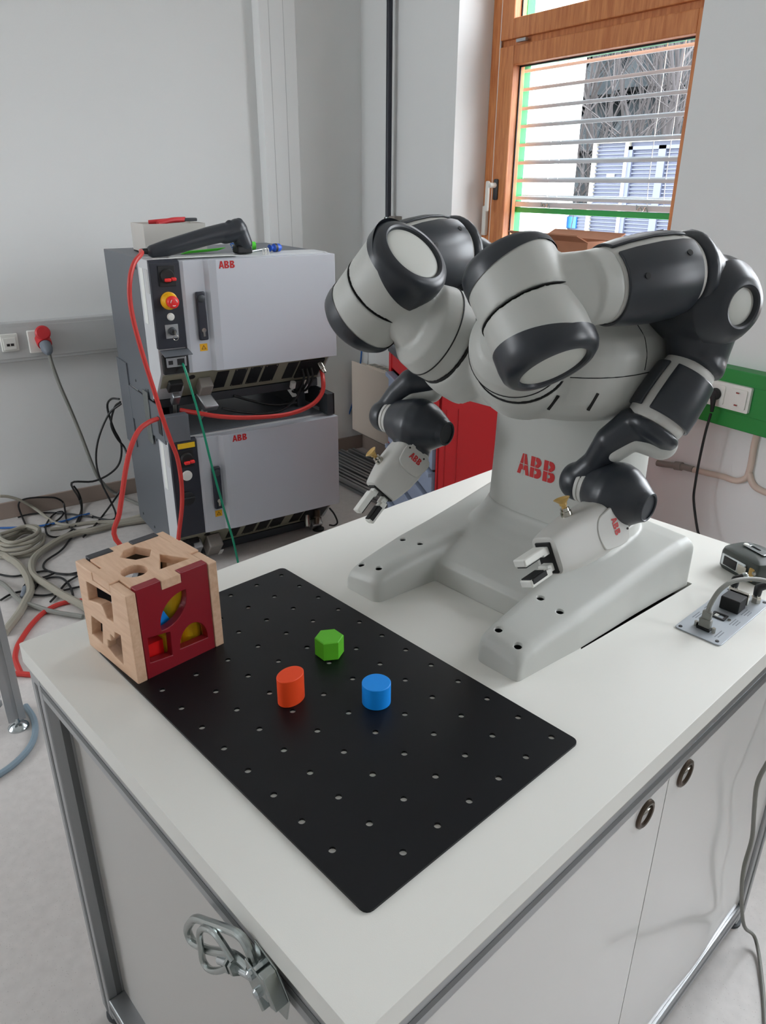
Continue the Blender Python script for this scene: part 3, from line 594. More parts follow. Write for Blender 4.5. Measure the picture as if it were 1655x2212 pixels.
for z0, z1 in ((-77, -36), (-785, -744)):
    for (a, c, d, e) in ((fx0+w, fx1-w, fy0, fy0+w), (fx0+w, fx1-w, fy1-w, fy1), (fx0, fx0+w, fy0+w, fy1-w), (fx1-w, fx1, fy0+w, fy1-w)):
        g = G(); g.box(a, c, d, e, z0, z1); r = part(b, 'rail', g, 'alu', bevel=2)
        g = G(); zm = (z0+z1)/2
        if e-d == w and d == fy0: g.box(a, c, d-0.6, d, zm-5, zm+5)
        elif e-d == w: g.box(a, c, e, e+0.6, zm-5, zm+5)
        elif a == fx0: g.box(a-0.6, a, d, e, zm-5, zm+5)
        else: g.box(c, c+0.6, d, e, zm-5, zm+5)
        part(b, 'slot', g, 'alu_dark', r, smooth=False)
g = G(); g.box(fx0+w, fx1-w, fy0+30, fy0+36, -744, -77); part(b, 'side_panel', g, 'panelgrey', smooth=False)
g = G(); g.box(fx0+w, fx1-w, fy1-36, fy1-30, -744, -77); part(b, 'rear_panel', g, 'panelgrey', smooth=False)
g = G(); g.box(fx0+30, fx0+36, fy0+w, fy1-w, -744, -77); part(b, 'back_panel', g, 'panelgrey', smooth=False)
g = G(); g.box(fx0+w, fx1-w, fy0+w, fy1-w, -760, -754); part(b, 'floor_board', g, 'panelgrey', smooth=False)
for (a, c, py_) in ((fy0+w+2, 141.5, 86), (144, fy1-w-2, 191)):
    # the thin door sheet bows slightly outwards
    g = G(); n = 24; vs = []; fs = []
    for j in range(n+1):
        for i in range(n+1):
            y = a+(c-a)*i/n; z = -742+(742-80)*j/n; s_ = (y-a)/(c-a); q = (z+742)/662
            bow = 2.2*math.sin(PI*s_)*math.sin(PI*q)+(2.5*math.exp(-((s_-0.62-0.22*q)/0.16)**2)*(1-q) if c > 300 else 0)
            vs.append((fx1-6+bow, y, z))
    for j in range(n):
        for i in range(n): k = j*(n+1)+i; fs.append((k, k+1, k+n+2, k+n+1))
    m_ = len(vs); vs += [(fx1-16, p[1], p[2]) for p in vs[:m_]]
    fs += [tuple(x+m_ for x in f[::-1]) for f in fs]
    edge = [j*(n+1) for j in range(n+1)]
    ring = list(range(n+1))+[j*(n+1)+n for j in range(1, n+1)]+[n*(n+1)+i for i in range(n-1, -1, -1)]+[j*(n+1) for j in range(n-1, 0, -1)]
    for i in range(len(ring)): p, q = ring[i], ring[(i+1) % len(ring)]; fs.append((p, p+m_, q+m_, q))
    g.add(vs, fs); d_ = part(b, 'door', g, 'doorwhite', sharp=40)
    g = G(); g.lathe((fx1-8, py_, -110), (1, 0, 0), [(0, 15), (0, 21), (5, 20), (6.5, 17), (6, 14), (-4, 13.5)], 32, cap=False); part(b, 'ring_pull', g, 'bronze', d_)
    g = G(); g.lathe((fx1-12, py_, -110), (1, 0, 0), [(0, 14), (3.2, 14), (3.4, 0.1)], 28); part(b, 'pull_cup', g, 'seam', d_)
    g = G(); g.tube([(fx1-4, py_-9, -104), (fx1-2.5, py_, -102), (fx1-4, py_+9, -104)], 1.4, 8, 4); part(b, 'pull_latch', g, 'nickel', d_)
# toggle latch on the left rail
lt = thing('toggle_latch', 'zinc-plated toggle latch hanging on the table rail', 'latch', (500, -404, -60), 'T')
def sh(P, dy=0): return [V(p[0], p[1]+dy, p[2]) for p in P]
lev = [(517, -408, -45), (507, -408, -30), (496, -408, -28), (478, -408, -38), (433, -408, -70), (405, -408, -91), (389, -408, -113), (379, -408, -134), (387, -408, -143), (408, -408, -131), (426, -408, -118), (452, -408, -95), (481, -408, -70), (508, -408, -60)]
g = G(); g.tube(lev, 4.6, 10, 5); part(lt, 'lever_loop', g, 'zinc')
bow = [(487, -413, -66), (471, -414, -58), (455, -414, -58), (434, -414, -72), (422, -414, -92), (421, -414, -115), (422, -414, -134), (436, -414, -132), (458, -414, -110), (478, -413, -84)]
g = G(); g.tube(bow, 3.6, 10, 5); part(lt, 'clamp_bow', g, 'zinc')
g = G(); g.tube([(455, -411, -100), (484, -411, -78), (530, -409, -55)], 4.6, 12, 1); part(lt, 'threaded_rod', g, 'chrome')
dr = (V(484, -411, -78)-V(475, -411, -84.5)).normalized()
for k in (0, 9): g = G(); g.lathe(V(478+k, -411, -82+k*0.72), dr, [(0, 9), (5.5, 9)], 6); part(lt, 'nut', g, 'zinc', smooth=False)
g = G(); g.prism([(0, 0), (34, -6), (52, -30), (46, -62), (22, -66), (2, -42)], (508, -399, -28), X_, Z_, V(0, -1, 0), 0, 2); g.prism([(4, -8), (30, -12), (40, -30), (12, -38)], (508, -399, -28), X_, Z_, V(0, -1, 0), 14, 16); g.prism([(26, -6), (34, -6), (52, -30), (44, -32)], (508, -399, -28), X_, Z_, V(0, -1, 0), 2, 16); g.prism([(2, -42), (22, -66), (26, -60), (8, -38)], (508, -399, -28), X_, Z_, V(0, -1, 0), 2, 13); part(lt, 'base_bracket', g, 'zinc', smooth=False, bevel=0.8)
for (x, z) in ((523, -45), (533, -59)): g = G(); g.lathe((x, -400, z), (0, -1, 0), [(0, 5), (18, 5), (20, 3)], 14); part(lt, 'pivot_pin', g, 'chrome')
g = G(); g.lathe((538, -401, -80), (0, -1, 0), [(0, 8), (4, 8), (6, 4)], 18); part(lt, 'screw_head', g, 'chrome')
# ------------------------------------------------------------------ black perforated plate
holes = [circ(50*u_, -50*v_, 4.1, 12) for v_ in range(7) for u_ in range(12) if (u_, v_) != (11, 6)]
g = G(); g.holed(rrect(-22, 577, -323, 19, 9), holes, (0, 0, 0), X_, Y_, Z_, 0.1, 3.0); solo('perforated_plate', g, 'plate', 'black metal plate with a grid of small holes on the worktop', 'plate', (277, -152, 0.1), 'T', smooth=False)
# ------------------------------------------------------------------ loose wooden blocks
Zp = 3.0
def chamf_prism(poly, z0, z1, c, o):
    cx = sum(p[0] for p in poly)/len(poly); cy = sum(p[1] for p in poly)/len(poly); R_ = max(math.hypot(p[0]-cx, p[1]-cy) for p in poly); k = (R_-c)/R_
    def ring(z, s_): return [V(o[0]+cx+(p[0]-cx)*s_, o[1]+cy+(p[1]-cy)*s_, z) for p in poly]
    return G().loft([ring(z0, k), ring(z0+c, 1), ring(z1-c, 1), ring(z1, k)])
a0 = math.radians(20)
g = chamf_prism(circ(0, 0, 20.5, 6, math.radians(-62)), Zp, Zp+29, 1.3, (234, -86)); solo('hexagon_block', g, 'green', 'green wooden hexagonal block standing on the black plate', 'toy block', (234, -86, Zp), 'T', smooth=False)
g = chamf_prism(circ(0, 0, 18.5, 40), Zp, Zp+30.5, 0.8, (358, -110)); solo('round_block', g, 'blue', 'blue wooden cylinder block standing on the black plate', 'toy block', (358, -110, Zp), 'T')
g = chamf_prism(ell(0, 0, 20, 14.5, math.radians(100), 40), Zp, Zp+39, 0.8, (280, -187)); solo('oval_block', g, 'orange', 'orange-red wooden oval block standing on the black plate', 'toy block', (281, -188, Zp), 'T')
# ------------------------------------------------------------------ wooden shape-sorter cube
th = math.radians(3); cu = V(math.cos(th), math.sin(th), 0); cv = V(-math.sin(th), math.cos(th), 0); CO = V(118, -317.4, 0)-cu*138
CO.z = 0.2
cb = thing('shape_sorter', 'wooden shape-sorting cube with a red side on the worktop corner', 'toy box', tuple(CO+cu*69+cv*67), 'T')
LA_, LB_, HH = 138, 136, 138
arch = [(24, 84), (48, 90), (60, 92), (66, 90), (70, 82), (74, 76), (91, 77), (96, 120), (26, 114)]
trap = [(15, 25), (46, 22), (54, 59), (23, 58)]
star = [(61, 24), (80, 18), (101, 16), (106, 64), (90, 62), (86, 50), (76, 52), (74, 40), (64, 38)]
base = [(0, 0), (LA_, 0), (LA_, HH-2), (96, HH-2), (96, HH-14), (48, HH-14), (48, HH-2), (0, HH-2)]
for nm, off, dep in (('front_panel', 0, 14), ('rear_panel', LB_-14, 14)):
    g = G(); g.holed(base, [arch, trap, star], CO+cv*(off+dep), cu, Z_, -cv, 0, dep); part(cb, nm, g, 'beech', smooth=False, bevel=1.5)
leaf = []
for k in range(13): a = -0.9+1.8*k/12; leaf.append((22*math.sin(a)*1.0, 0))
def lens(cx, cy, L, W_, rot, n=12):
    pts = []; R_ = (L*L+W_*W_)/(2*W_)
    for sgn in (1, -1):
        for k in range(n):
            x = -L+2*L*k/n; y = math.sqrt(max(0, R_*R_-x*x))-(R_-W_); x, y = (x, y) if sgn > 0 else (-x, -y); pts.append((cx+x*math.cos(rot)-y*math.sin(rot), cy+x*math.sin(rot)+y*math.cos(rot)))
    return pts[::-1]
half = [(67, 26)]+[(111, 24)]+[(89+22*math.cos(a), 26+31*math.sin(a)) for a in [PI*k/14 for k in range(1, 14)]]
redp = [(15, 1), (LB_-15, 1), (LB_-15, HH+1), (80, HH+1), (80, HH-12), (50, HH-12), (50, HH+1), (15, HH+1)]
for nm, off, m_ in (('red_panel', LA_-13.5, 'cubered'), ('black_panel', 0.5, 'cubeblack')):
    g = G(); g.holed(redp, [lens(64, 89, 31, 15, math.radians(48)), [(21, 26), (54, 22), (55, 59), (22, 64)], half], CO+cu*off, cv, Z_, cu, 0, 13); part(cb, nm, g, m_, smooth=False, bevel=1)
topo = [(15, 15), (48.5, 15), (48.5, 0.5), (95.5, 0.5), (95.5, 15), (124, 15), (124, 50.5), (138.5, 50.5), (138.5, 79.5), (124, 79.5), (124, 121), (95.5, 121), (95.5, 135.5), (48.5, 135.5), (48.5, 121), (14, 121), (14, 79.5), (0, 79.5), (0, 50.5), (14, 50.5), (14, 15)]
hexa = [(37, 47), (22, 60), (20, 79), (46, 90), (64, 77), (59, 59)]
g = G(); g.holed(topo, [hexa, circ(87, 41, 17.5, 28), [(67, 91), (108, 112), (107, 67)]], CO+Z_*(HH-13), cu, cv, Z_, 0, 13); part(cb, 'top_panel', g, 'beech', smooth=False, bevel=1)
g = G(); g.holed([(14, 14), (124, 14), (124, 122), (14, 122)], [], CO, cu, cv, Z_, 1, 9); part(cb, 'bottom_panel', g, 'beech', smooth=False)
def inb(name, g, m_, lab):
    solo(name, g, m_, lab, 'toy block', tuple(g.v[0]), 'T', 'blocks lying inside the sorting cube', smooth=False)
def cpt(a, b, z): return CO+cu*a+cv*b+Z_*z
g = G(); g.obox(cpt(108, 38, 26), cu, cv, Z_, 13, 13, 16); inb('square_block', g, 'redblock', 'bright red block inside the cube behind the square hole')
g = G(); g.lathe(cpt(104, 68, 9.5), Z_, [(0, 17), (33, 17)], 28); inb('cylinder_block', g, 'yellow', 'yellow cylinder inside the cube left in the half-round hole')
g = G(); g.lathe(cpt(102, 104, 9.5), Z_, [(0, 16), (46, 16)], 28); inb('cylinder_block', g, 'yellow', 'yellow cylinder inside the cube right in the half-round hole')
g = G(); g.lathe(cpt(92, 82, 56), V(0.15, 0.1, 1), [(0, 24), (56, 24)], 28); inb('drum_block', g, 'yellow', 'large yellow drum inside the cube filling the leaf hole')
g = G(); g.prism([(-20, 0), (20, 0), (4, 34)], cpt(112, 48, 62), cv, Z_, cu, -12, 8); inb('triangle_block', g, 'blue', 'blue triangular block inside the cube at the leaf hole')
g = G(); g.lathe(cpt(80, 40, 44), V(0.3, 1, 0.1), [(-18, 16), (18, 16)], 24); inb('round_peg', g, 'blue', 'blue round block inside the cube above the red block')
g = G(); g.obox(cpt(95, 33, 20), cu, cv, Z_, 9, 12, 11); inb('small_block', g, 'greenblock', 'green block inside the cube behind the stepped side hole')
# ------------------------------------------------------------------ connector plate set in the worktop
cp = thing('connector_plate', 'grey connector plate with ports and air fittings in the worktop', 'connector plate', (564, 433, 0), 'T')
g = G(); g.holed(rrect(529, 600, 343, 524, 6), [], (0, 0, 0), X_, Y_, Z_, 0.1, 2.2); part(cp, 'plate', g, 'pcb', smooth=False, bevel=0.5)
for (x, y) in ((535.5, 350.5), (591.5, 351.5), (536.5, 515), (592.5, 516)): g = G(); g.lathe((x, y, 2.2), Z_, [(0, 3), (1, 2.6), (1, 0.1)], 12); part(cp, 'screw', g, 'black')
g = G(); g.box(553, 573, 364, 375, 2.2, 6); part(cp, 'serial_port', g, 'seam', bevel=0.8)
for x in (550, 577): g = G(); g.lathe((x, 369.5, 2), Z_, [(0, 3), (8, 3)], 6); part(cp, 'jack_screw', g, 'nickel')
g = G(); g.holed(rrect(551, 574, 412, 430, 2), [rrect(555, 570, 415, 427, 1)], (0, 0, 0), X_, Y_, Z_, 2.2, 4); part(cp, 'usb_frame', g, 'black', smooth=False)
g = G(); g.box(556, 561, 417, 425, 2.2, 3.6); part(cp, 'usb_tongue', g, 'plastic_white')
for x in (547, 578): g = G(); g.lathe((x, 421, 2.2), Z_, [(0, 2.6), (1.6, 2.6)], 10); part(cp, 'rivet', g, 'nickel')
g = G(); g.box(550, 580, 446, 474, 2.2, 24); part(cp, 'bus_connector', g, 'seam', bevel=1.5)
g = G(); g.box(549, 581, 476, 482, 6, 26); part(cp, 'metal_clip', g, 'nickel', bevel=1)
for (x, y) in ((545, 508), (582, 507)):
    g = G(); g.lathe((x, y, 2.2), Z_, [(0, 7.5), (9, 7.5), (10, 6), (16, 6)], 6); f_ = part(cp, 'fitting_base', g, 'nickel', smooth=False)
    g = G(); g.capsule((x, y, 17), (x, y, 27), 6, 6.5, 16); g.capsule((x, y, 28), (x+10, y+5, 35), 6.2, 5.6, 16); part(cp, 'air_elbow', g, 'black', f_)
    g = G(); g.lathe((x+10, y+5, 35), V(10, 5, 7), [(0, 6.4), (5, 6.4), (6.5, 5), (5, 3)], 16); part(cp, 'release_collar', g, 'zinc', f_)
for (x, y, n) in ((587, 372, 2), (587, 421, 3), (587, 462, 3), (539, 400, 3), (539, 440, 2)):
    for k in range(n):
        g = G(); L = 12-2*k; g.box(x-4+k*4, x-2.6+k*4, y-L, y+L, 2.2, 2.35); part(cp, 'printed_line', g, 'printgrey', smooth=False)
sc = thing('serial_cable', 'grey serial cable curving from the connector plate over the edge', 'cable', (563, 369.5, 6), 'T')
g = G(); g.obox(V(563, 370, 13), X_, Y_, Z_, 9, 5, 7); g.obox(V(563, 371, 26), X_, Y_, Z_, 7, 4, 7); part(sc, 'plug', g, 'greycable', bevel=2)
cabp = [(563, 371, 32), (563, 376, 44), (566, 395, 62), (576, 425, 70), (600, 470, 62), (640, 505, 40), (674, 520, 5), (690, 515, -60), (684, 480, -150), (675, 441, -221), (673, 421, -255), (673, 443, -324), (673, 478, -417), (673, 478, -485), (673, 512, -580), (674, 590, -730), (690, 640, -800), (740, 560, -815), (800, 430, -815)]
g = G(); g.tube(cabp, 3.6, 10, 6); part(sc, 'wire', g, 'greycable')
# ------------------------------------------------------------------ tape measure
tm = thing('tape_measure', 'dark rubber tape measure with chrome clip lying on the worktop edge', 'tape measure', (535, 600, 0), 'T')
ang = math.radians(-22); mu = V(math.cos(ang), math.sin(ang), 0); mv = V(-math.sin(ang), math.cos(ang), 0); MO = V(532, 604, 0.3)
def mp(a, b, z): return MO+mu*a+mv*b+Z_*z
prof = [(-40, -28), (-22, -33), (30, -30), (42, -22), (44, 14), (30, 32), (-10, 38), (-38, 26), (-44, 0)]
def mring(s_, z): return [mp(x*s_, y*s_, z) for (x, y) in [(p.x, p.y) for p in resample([V(a, b_, 0) for a, b_ in prof], 5, True)]]
g = G().loft([mring(0.93, 0), mring(1.0, 5), mring(1.0, 30), mring(0.95, 37), mring(0.8, 40), mring(0.4, 41)]); part(tm, 'case', g, 'tapebody')
g = G(); g.obox(mp(-8, -32.5, 18), mu, mv, Z_, 26, 1.6, 11); part(tm, 'label_frame', g, 'chrome', bevel=2)
g = G(); g.obox(mp(-14, -34.4, 18), mu, mv, Z_, 14, 0.8, 8); part(tm, 'grip_pad', g, 'black', bevel=0.6)
g = G(); g.obox(mp(12, -34.3, 17), mu, mv, Z_, 9, 0.7, 8); part(tm, 'blade_window', g, 'nickel', bevel=0.6)
g = G(); g.obox(mp(33, -27.5, 16), (mu*0.85+mv*0.52).normalized(), (mv*0.85-mu*0.52).normalized(), Z_, 9, 2, 12); part(tm, 'end_hook', g, 'cup', bevel=1.5)
for z in (11, 21): g = G(); g.lathe(mp(34, -28.5, z), (mu*0.52-mv*0.85), [(0, 4), (1.5, 4), (2, 2)], 14); part(tm, 'rivet', g, 'nickel')
g = G(); g.holed([(-24, -6), (22, -6), (22, 12), (-24, 12)], [rrect(-14, 6, 0, 6, 2)], mp(0, 4, 42), mu, mv, Z_, 0, 2); part(tm, 'belt_clip', g, 'chrome', bevel=0.8, smooth=False)
g = G(); g.lathe(mp(-20, 2, 44), Z_, [(0, 5), (1.6, 4), (1.8, 0.1)], 14); part(tm, 'clip_rivet', g, 'white')
# ------------------------------------------------------------------ neighbouring table frame at the left edge
fr_ = thing('table_frame', 'aluminium profile frame with levelling foot at the left edge', 'table frame', (-975, -405, -820), 'R')
g = profile(G(), (-972, -402, -782), (-972, -402, -40), 45); part(fr_, 'post', g, 'alu', smooth=False)
g = profile(G(), (-1020, -422, -700), (-1020, -422, -40), 45); part(fr_, 'inner_post', g, 'alu', smooth=False)
g = profile(G(), (-1010, -440, -745), (-1500, -1100, -745), 45); part(fr_, 'cross_rail', g, 'alu', smooth=False)
g = profile(G(), (-972, -402, -62), (-1500, -1100, -62), 45); part(fr_, 'top_rail', g, 'alu', smooth=False)
g = profile(G(), (-1500, -1100, -782), (-1500, -1100, -40), 45); part(fr_, 'rear_post', g, 'alu', smooth=False)
for (x, y) in ((-972, -402), (-1500, -1100)):
    g = G(); g.lathe((x, y, -820), Z_, [(0, 28), (5, 28), (14, 20), (19, 8), (22, 7), (38, 7)], 24); part(fr_, 'levelling_foot', g, 'chrome')
# ------------------------------------------------------------------ two-armed robot
RX = 277
rb = thing('robot', 'light grey two-armed desktop robot bolted to the worktop', 'robot', (RX, 300, 0), 'T')
# base: two feet that rise to the rear, joined by a hump that runs up into the column
def foot(sgn):
    st = [(58, 117, 170, 14), (59, 110, 175, 26), (64, 103, 177, 36), (72, 100.5, 177.5, 43), (90, 99.5, 179, 48), (130, 97, 182, 54), (184, 92, 187, 60), (260, 88, 190, 67), (330, 85, 192, 76), (400, 80, 196, 85), (450, 78, 200, 90), (480, 76, 203, 90), (484, 76, 203, 86)]
    secs = []
    for (y, inner, outer, h) in st:
        # inner/outer are distances of the foot's sides from the centre line
        r = min(20, h*0.45); ring = []
        ro = outer; ri = inner
        for (cx, cz, a0_) in ((ro-r, h-r-3, 0), (ri+r, h-r+3, PI/2)):
            for k in range(6): a = a0_+PI/2*k/5; ring.append((cx+r*math.cos(a), cz+r*math.sin(a)))
        ring = [(ro, -14)]+ring+[(ri, -14)]
        pts = [V(RX+sgn*x, y, z) for x, z in ring]
        secs.append(pts if sgn > 0 else pts[::-1])
    g = G(); g.loft([s_[::-1] for s_ in secs]); return g
g = G()
for sgn in (1, -1): q = foot(sgn); g.add(q.v, q.f)
hump = [(-14, 182, 160, 6), (34, 184, 158, 6), (44, 192, 153, 5), (52, 212, 149, 4.5), (61, 240, 144, 4), (72, 266, 138, 3.6), (85, 288, 133, 3.3), (98, 303, 129.5, 3.1), (106, 309, 128.5, 3.0), (109, 310, 128.3, 3.0)]
g.loft([sring(RX, (yf+486)/2, z, hx, (486-yf)/2, e) for (z, yf, hx, e) in hump])
bg_ = blob(g, 2.6, 4)
for p in bg_.v:
    if p.z < 0.1: p.z = 0.1
base = part(rb, 'base', bg_, 'robot', sharp=60)
# bolt holes drilled into the feet
gh = G()
HOLES = []
for s_ in (1, -1):
    for (dx, y, z) in ((122, 82, 50), (159, 78, 47), (122, 176, 60), (159, 172, 57)): HOLES.append((RX+s_*dx, y, z))
bpy.context.view_layer.update()
for i_, (x, y, z) in enumerate(HOLES):
    q = base.ray_cast((V(x, y, 300)-INFO[rb.name])*0.001, V(0, 0, -1)); HOLES[i_] = (x, y, q[1].z*1000)
for (x, y, z) in HOLES: gh.lathe((x, y, z-24), Z_, [(0, 5.8), (60, 5.8)], 20)
me = mkmesh('cut', gh, INFO[rb.name]); co = bpy.data.objects.new('cut', me); COL.objects.link(co); co.parent = rb
bo = base.modifiers.new('holes', 'BOOLEAN'); bo.operation = 'DIFFERENCE'; bo.object = co; bo.solver = 'EXACT'
bpy.context.view_layer.update(); dg = bpy.context.evaluated_depsgraph_get()
m2 = bpy.data.meshes.new_from_object(base.evaluated_get(dg)); base.modifiers.clear(); base.data = m2; bpy.data.objects.remove(co)
if not m2.materials: m2.materials.append(MATS['robot'])
for (x, y, z) in HOLES:
    g = G(); g.lathe((x, y, z-23), Z_, [(0, 0.1), (0.2, 5.65), (20.5, 5.65)], 18, cap=False); part(rb, 'hole_shade', g, 'seam', base)  # dark liner paints the shade into each drilled hole
# column
g = G(); g.loft([sring(RX, (yf+486)/2, z, hx, (486-yf)/2, 3.0, 64) for (z, yf, hx) in ((104, 312, 127), (110, 311.5, 127.2), (200, 316, 126), (260, 318, 126), (345, 318, 128))])
colm = part(rb, 'column', g, 'robot', sharp=60)
def colf(x, y, e=0.0):         # logo surface on the column front: x across, y up
    px_ = 0+x-41.5; hx, hy = 126, 84.5; cy = (317+486)/2
    c = min(1, abs(px_)/hx); yy = cy-hy*(1-c**3)**(1/3)
    q = colm.ray_cast((V(RX+px_+2, 100, 176+y)-INFO[rb.name])*0.001, V(0, 1, 0))
    if q[0]: yy = q[1].y*1000+INFO[rb.name].y
    return V(RX+px_+2, yy-0.5-e, 176+y)
bpy.context.view_layer.update(); logo(rb, colm, colf, 74, 35)
# torso
g = G(); tor = [(312, 345, 120, 112), (316, 334, 146, 134), (323, 326, 164, 150), (334, 322, 174, 159), (352, 320, 182, 165), (378, 319, 186, 168), (412, 319, 187, 167), (434, 322, 180, 161), (452, 326, 162, 146), (464, 331, 132, 120), (470, 335, 90, 84), (471, 337, 40, 36)]
g.loft([sring(RX, cy, z, hx, hy, 3.0) for (z, cy, hx, hy) in tor])
ARMS = {
 'near': dict(c1=V(346, 154, 415), z1=V(.342, -.813, .47), c2=V(400, 90, 476), z2=V(.66, -.15, -.74), c7=V(475, 244, 512), z7=V(.325, .94, .09), c3=V(503, 322, 478), z3=V(-.945, .325, -.02), c4=V(485, 261, 321), z4=V(-.17, -.56, -.81),
     wl=V(396.7, 236.4, 229.3), wc=V(511, 235.5, 222.6), gb=V(458.4, 228, 193.3), gf=V(458.9, 91.4, 178.8), gup=V(-.39, 0, .92), goose=[V(491, 272, 316), V(466, 249, 322), V(445, 234, 300), V(426, 238, 262), V(403, 232, 234)], st7=V(.268, -.393, .881), st4=V(-.078, -.833, .549), rs=1.0, ra=14, re=1.14, rd=V(-.75, -.45, .35), cd=V(-.55, -.75, -.2)),
 'far': dict(c1=V(208, 154, 415), z1=V(-.342, -.813, .47), c2=V(154, 90, 478), z2=V(.71, .05, .70), c7=V(102, 250, 512), z7=V(-.05, .99, .03), c3=V(96, 328, 490), z3=V(-.93, -.2, .25), c4=V(52, 276, 349), z4=V(-.06, -.59, -.8),
     wl=V(-2.9, 234.6, 236.5), wc=V(138.9, 248, 233.2), gb=V(77.7, 229.2, 193.7), gf=V(78.5, 155.3, 134.5), gup=V(-.42, -.55, .72), goose=[V(55, 290, 300), V(35, 268, 296), V(17, 254, 276), V(6, 243, 254), V(0, 236, 240)], st7=V(.268, -.393, .881), st4=V(-.078, -.833, .549), rs=1.12, ra=24, re=0.98, rd=V(.65, .3, -.65), cd=V(-.6, -.7, -.3))}
for A in ARMS.values():
    for k in ('z1', 'z2', 'z7', 'z3', 'z4', 'gup'): A[k].normalize()
    g.lathe(A['c1']-A['z1']*66, A['z1'], [(0, 78), (30, 76), (46, 72), (55, 68)], 40)
torso = part(rb, 'torso', blob(g, 3.0, 9), 'robot', sharp=60)
for A in ARMS.values():
    g = G(); g.lathe(A['c1']-A['z1']*13, A['z1'], [(0, 67.5), (3.5, 67.5)], 56); part(rb, 'joint_gap', g, 'seam', torso)
def onsurf(ob, p, d):
    hit, loc, nrm, i = ob.ray_cast((p-INFO[rb.name])*0.001, d); return (loc*1000+INFO[rb.name], nrm) if hit else (None, None)
bpy.context.view_layer.update()
# cooling slots on the lower front of the torso and the seam lines of its shell
for (x, z) in ((392, 352), (432, 356), (462, 362), (182, 366)):
    q, n = onsurf(torso, V(x, -200, z), V(0, 1, 0))
    if q is not None:
        u = (V(0.5, 0, 0.86)-n*n.dot(V(0.5, 0, 0.86))).normalized(); w_ = n.cross(u); g = G(); g.obox(q-n*0.5, u, w_, n, 13, 2.0, 1.2); part(rb, 'cooling_slot', g, 'seam', torso, bevel=0.5)
pts = []
for k in range(14):
    x = 330+k*11; q, n = onsurf(torso, V(x+120, 60, 388), V(-0.35, 1, 0).normalized())
    if q is not None: pts.append(q+n*0.1)
if len(pts) > 3: g = G(); g.tube(pts, 0.7, 5, 1); part(rb, 'shell_seam', g, 'seam', torso)
pts = []
for k in range(12):
    q, n = onsurf(torso, V(600, 250, 392+k*8), V(-1, 0.12, 0).normalized())
    if q is not None: pts.append(q+n*0.1)
if len(pts) > 3: g = G(); g.tube(pts, 0.7, 5, 1); part(rb, 'shell_seam', g, 'seam', torso)

